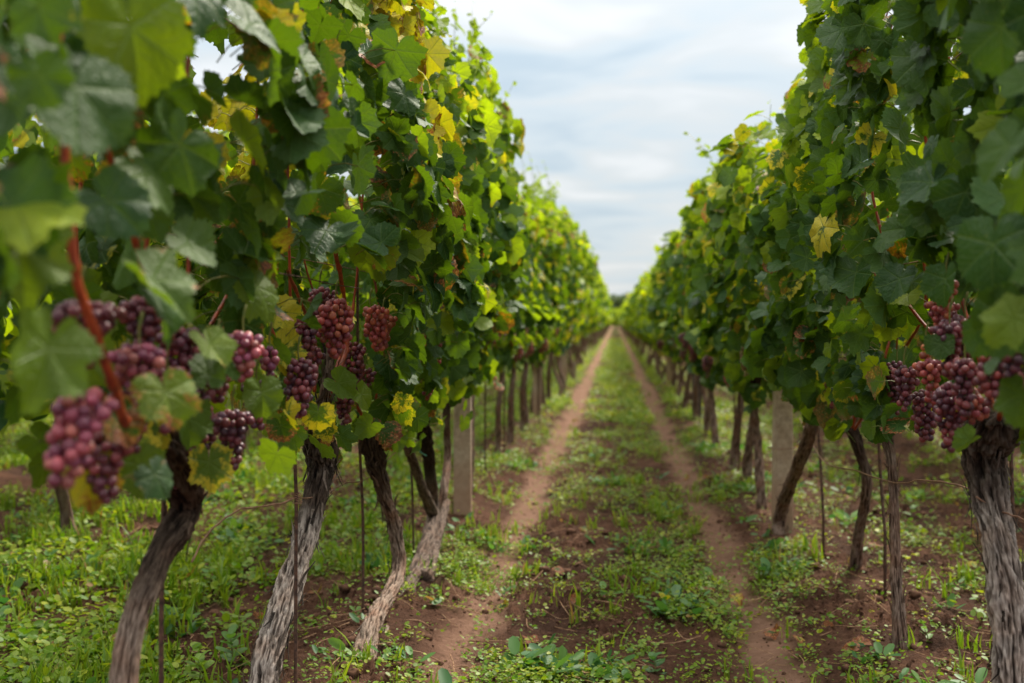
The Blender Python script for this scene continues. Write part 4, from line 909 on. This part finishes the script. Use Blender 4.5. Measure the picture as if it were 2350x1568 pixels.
BL = (S([(-.05, 0), (.05, 0), (.048, .4), (-.048, .4), (.034, .75), (-.034, .75), (0, 1.0)]), np.array([(0, 1, 2), (0, 2, 3), (3, 2, 4), (3, 4, 5), (5, 4, 6)]))
x, y = scatter(20000, -6, 3.5, 2.4, 16, grd, 1.5)
k = rg.randint(5, 12, len(x)); X_ = np.repeat(x, k); Y_ = np.repeat(y, k); n = len(X_); a = rg.uniform(0, 6.28, n)
P = np.stack([X_ + rg.normal(0, .012, n), Y_ + rg.normal(0, .012, n), height(X_, Y_) - .003], 1)
ln_ = rg.uniform(.3, 1.6, n); tip = np.stack([np.cos(a) * ln_, np.sin(a) * ln_, np.ones(n)], 1); nr = np.stack([np.cos(a), np.sin(a), -.3 * np.ones(n)], 1)
tt = np.stack([.35 * rg.rand(n), .9 * (rg.rand(n) < .03), rg.rand(n), rg.rand(n)], 1)
v, f, uv, ta = place(BL, P, nr, tip, rg.uniform(.03, .10, n) * np.where(X_ < -1, 1.0, .8), tt, rg, 2.2)
tag(link('grass', mesh_np('grass', v, f, WEED, uv, {'tint': ta})), 'short green grass blades tufted over the soil', kind='stuff')
# soil clods
n = 12000; x = rg.uniform(-2.6, 3.0, n); y = 2.4 * (16 / 2.4) ** rg.rand(n)
ok = rg.rand(n) < np.clip((1 - track_mask(x, y) * .93) * (.25 + sst(-.1, .4, fbm(x * 1.6, y * 1.1, 8.0, 3))), 0, 1); x, y = x[ok], y[ok]; n = len(x)
bv, bf = ICO[2]; sz_ = .004 + .016 * rg.rand(n) ** 5 * 1.2; z = height(x, y)
VV = bv[None] * (1 + .45 * pn(bv[None, :, 0] * 1.3 + x[:, None] * 50, bv[None, :, 1] * 1.3 + y[:, None] * 50, bv[None, :, 2] * 1.3))[..., None] * sz_[:, None, None] * S((1, 1, .7)) + np.stack([x, y, z + sz_ * .25], 1)[:, None]
tag(link('soil_clods', mesh_np('soil_clods', VV.reshape(-1, 3), (bf[None] + (np.arange(n) * len(bv))[:, None, None]).reshape(-1, 3), CLOD)), 'crumbly dark soil clods strewn over the ground', kind='stuff')
n = 46000; x = rg.uniform(-1.7, 2.4, n); y = 2.4 * (9 / 2.4) ** rg.rand(n)
ok = rg.rand(n) < np.clip((1 - track_mask(x, y) * .72) * (.22 + sst(-.1, .4, fbm(x * 1.6, y * 1.1, 8.0, 3))), 0, 1); x, y = x[ok], y[ok]; n = len(x)
bv, bf = ICO[1]; sz_ = .0018 + .0065 * rg.rand(n) ** 2; z = height(x, y)
VV = bv[None] * rg.uniform(.55, 1.25, (n, len(bv), 1)) * sz_[:, None, None] * S((1, 1, .8)) + np.stack([x, y, z + sz_ * .2], 1)[:, None]
tag(link('soil_crumbs', mesh_np('soil_crumbs', VV.reshape(-1, 3), (bf[None] + (np.arange(n) * len(bv))[:, None, None]).reshape(-1, 3), CLOD, smooth=False)), 'fine brown soil crumbs covering the bare ground', kind='stuff')
# dry straw and thin prunings lying about
A_ = Acc()
for _ in range(900):
    x = rg.uniform(-2.5, 2.6); y = 2.5 * (10 / 2.5) ** rg.rand(); a = rg.uniform(0, 6.28); l = rg.uniform(.02, .11); z = gz(x, y) + .008
    p = [(x + math.cos(a) * l * q_ + rg.normal(0, .004), y + math.sin(a) * l * q_ + rg.normal(0, .004), gz(x + math.cos(a) * l * q_, y + math.sin(a) * l * q_) + .008 + abs(rg.normal(0, .006))) for q_ in (-1, 0, 1)]
    v, f = tube_arrays(catmull(p, 6), rg.uniform(.0008, .002), 4); A_.add(v, f)
tag(link('dry_litter', A_.mesh('dry_litter', TWIG)), 'thin dry stalks and prunings lying on the soil', kind='stuff')
# fallen leaves
def fallen(p, sc_, tt, label, group=None, curl=1.5):
    r_ = np.random.RandomState(int(abs(p[0] * 997 + p[1] * 131)) + 1); v, f, uv, ta = place(LB[0], np.zeros((1, 3)), S([(r_.normal(0, .3), -.25, 1.0)]), S([(r_.normal(), r_.normal(), 0.)]), S([sc_]), S([tt]), r_, curl)
    v[:, 2] -= v[:, 2].min() - .003
    return tag(link('fallen_leaf', mesh_np('fallen_leaf', v, f, LEAF, uv, {'tint': ta}), None, (p[0], p[1], gz(p[0], p[1]))), label, 'leaf', group)
dead = lambda: (rg.uniform(.7, 1), rg.uniform(.8, 1.25), rg.rand(), 0)
for px, py, s_, tt, lab in ((1625, 1365, .030, (1, 1.3, .5, 0), 'curled pinkish dry leaf lying by the right wheel track'), (1622, 1104, .032, (1, 1.2, .5, 0), 'orange dry leaf on the soil left of the right row'),
                            (1975, 1508, .034, (1, 1.2, .5, 0), 'tan dry leaf on the dark soil near the lower right corner'), (1520, 1395, .026, (1, .2, .5, .4), 'yellow green fallen leaf in the middle of the lane'),
                            (1575, 1095, .026, (1, 1.1, .5, 0), 'small rust coloured leaf beside the right wheel track'), (1440, 1180, .034, (.3, .2, .5, .6), 'pale green fallen leaf lying in the lane'),
                            (1320, 965, .04, (1, 1.2, .4, 0), 'orange leaf lying far back on the left wheel track')):
    fallen(PG(px, py), s_, tt, lab)
for _ in range(75):
    X = rg.uniform(-2.0, 2.4); Y = 2.9 * (11 / 2.9) ** rg.rand()
    fallen((X, Y), rg.uniform(.018, .034), dead(), 'small brown withered leaf lying on the ground', 'withered leaves scattered on the ground')
# larger single weeds
def weed(p, h_, n_, s_, label, tone, seed, base=OVAL):
    r_ = np.random.RandomState(seed); z = gz(p[0], p[1]); r = root('weed_plant', (p[0], p[1], z), label, 'weed')
    C = catmull([(0, 0, -.02), (.005, .0, h_ * .5), (-.004, .004, h_)], 10); v, f = tube_arrays(C, np.linspace(.0022, .0012, 10), 5); link('stem', mesh_np('stem', v, f, STEMG), r)
    a = np.arange(n_) * 2.4; q_ = np.linspace(.2, 1, n_); P = C[(q_ * 9).astype(int)]; el = np.interp(q_, [0, 1], [.1, .9])
    tip = np.stack([np.cos(a), np.sin(a), el], 1); nr = np.stack([-np.cos(a) * el, -np.sin(a) * el, np.ones(n_)], 1)
    v, f, uv, ta = place((base[0] * (1.25, 1), base[1]), P, nr, tip, s_ * (1.15 - .45 * q_), np.tile([tone, 0, .8, 1.], (n_, 1)) * r_.uniform(.7, 1, (n_, 1)), r_, .5)
    link('leaves', mesh_np('leaves', v, f, BROAD, uv, {'tint': ta}), r)
OV2 = ell_base(14, .27)
weed(PG(530, 1535, .0), .085, 12, .055, 'grey green leafy seedling with a budding tip at the lower left', .35, 4, OV2)
weed(PG(456, 1575, .0), .055, 9, .052, 'bright light green seedling at the bottom left edge', .9, 5, OV2)
weed(PG(2125, 1495, .0), .05, 8, .035, 'small fresh green weed in front of the knotted trunk', .5, 6, OV2)
weed(PG(2090, 1190, .0), .10, 8, .05, 'leafy weed growing between the slender and the knotted trunk', .5, 8, OV2)
weed(PG(1500, 1540, .0), .04, 9, .045, 'low broad leaved weed at the bottom of the lane', .15, 9, OV2)
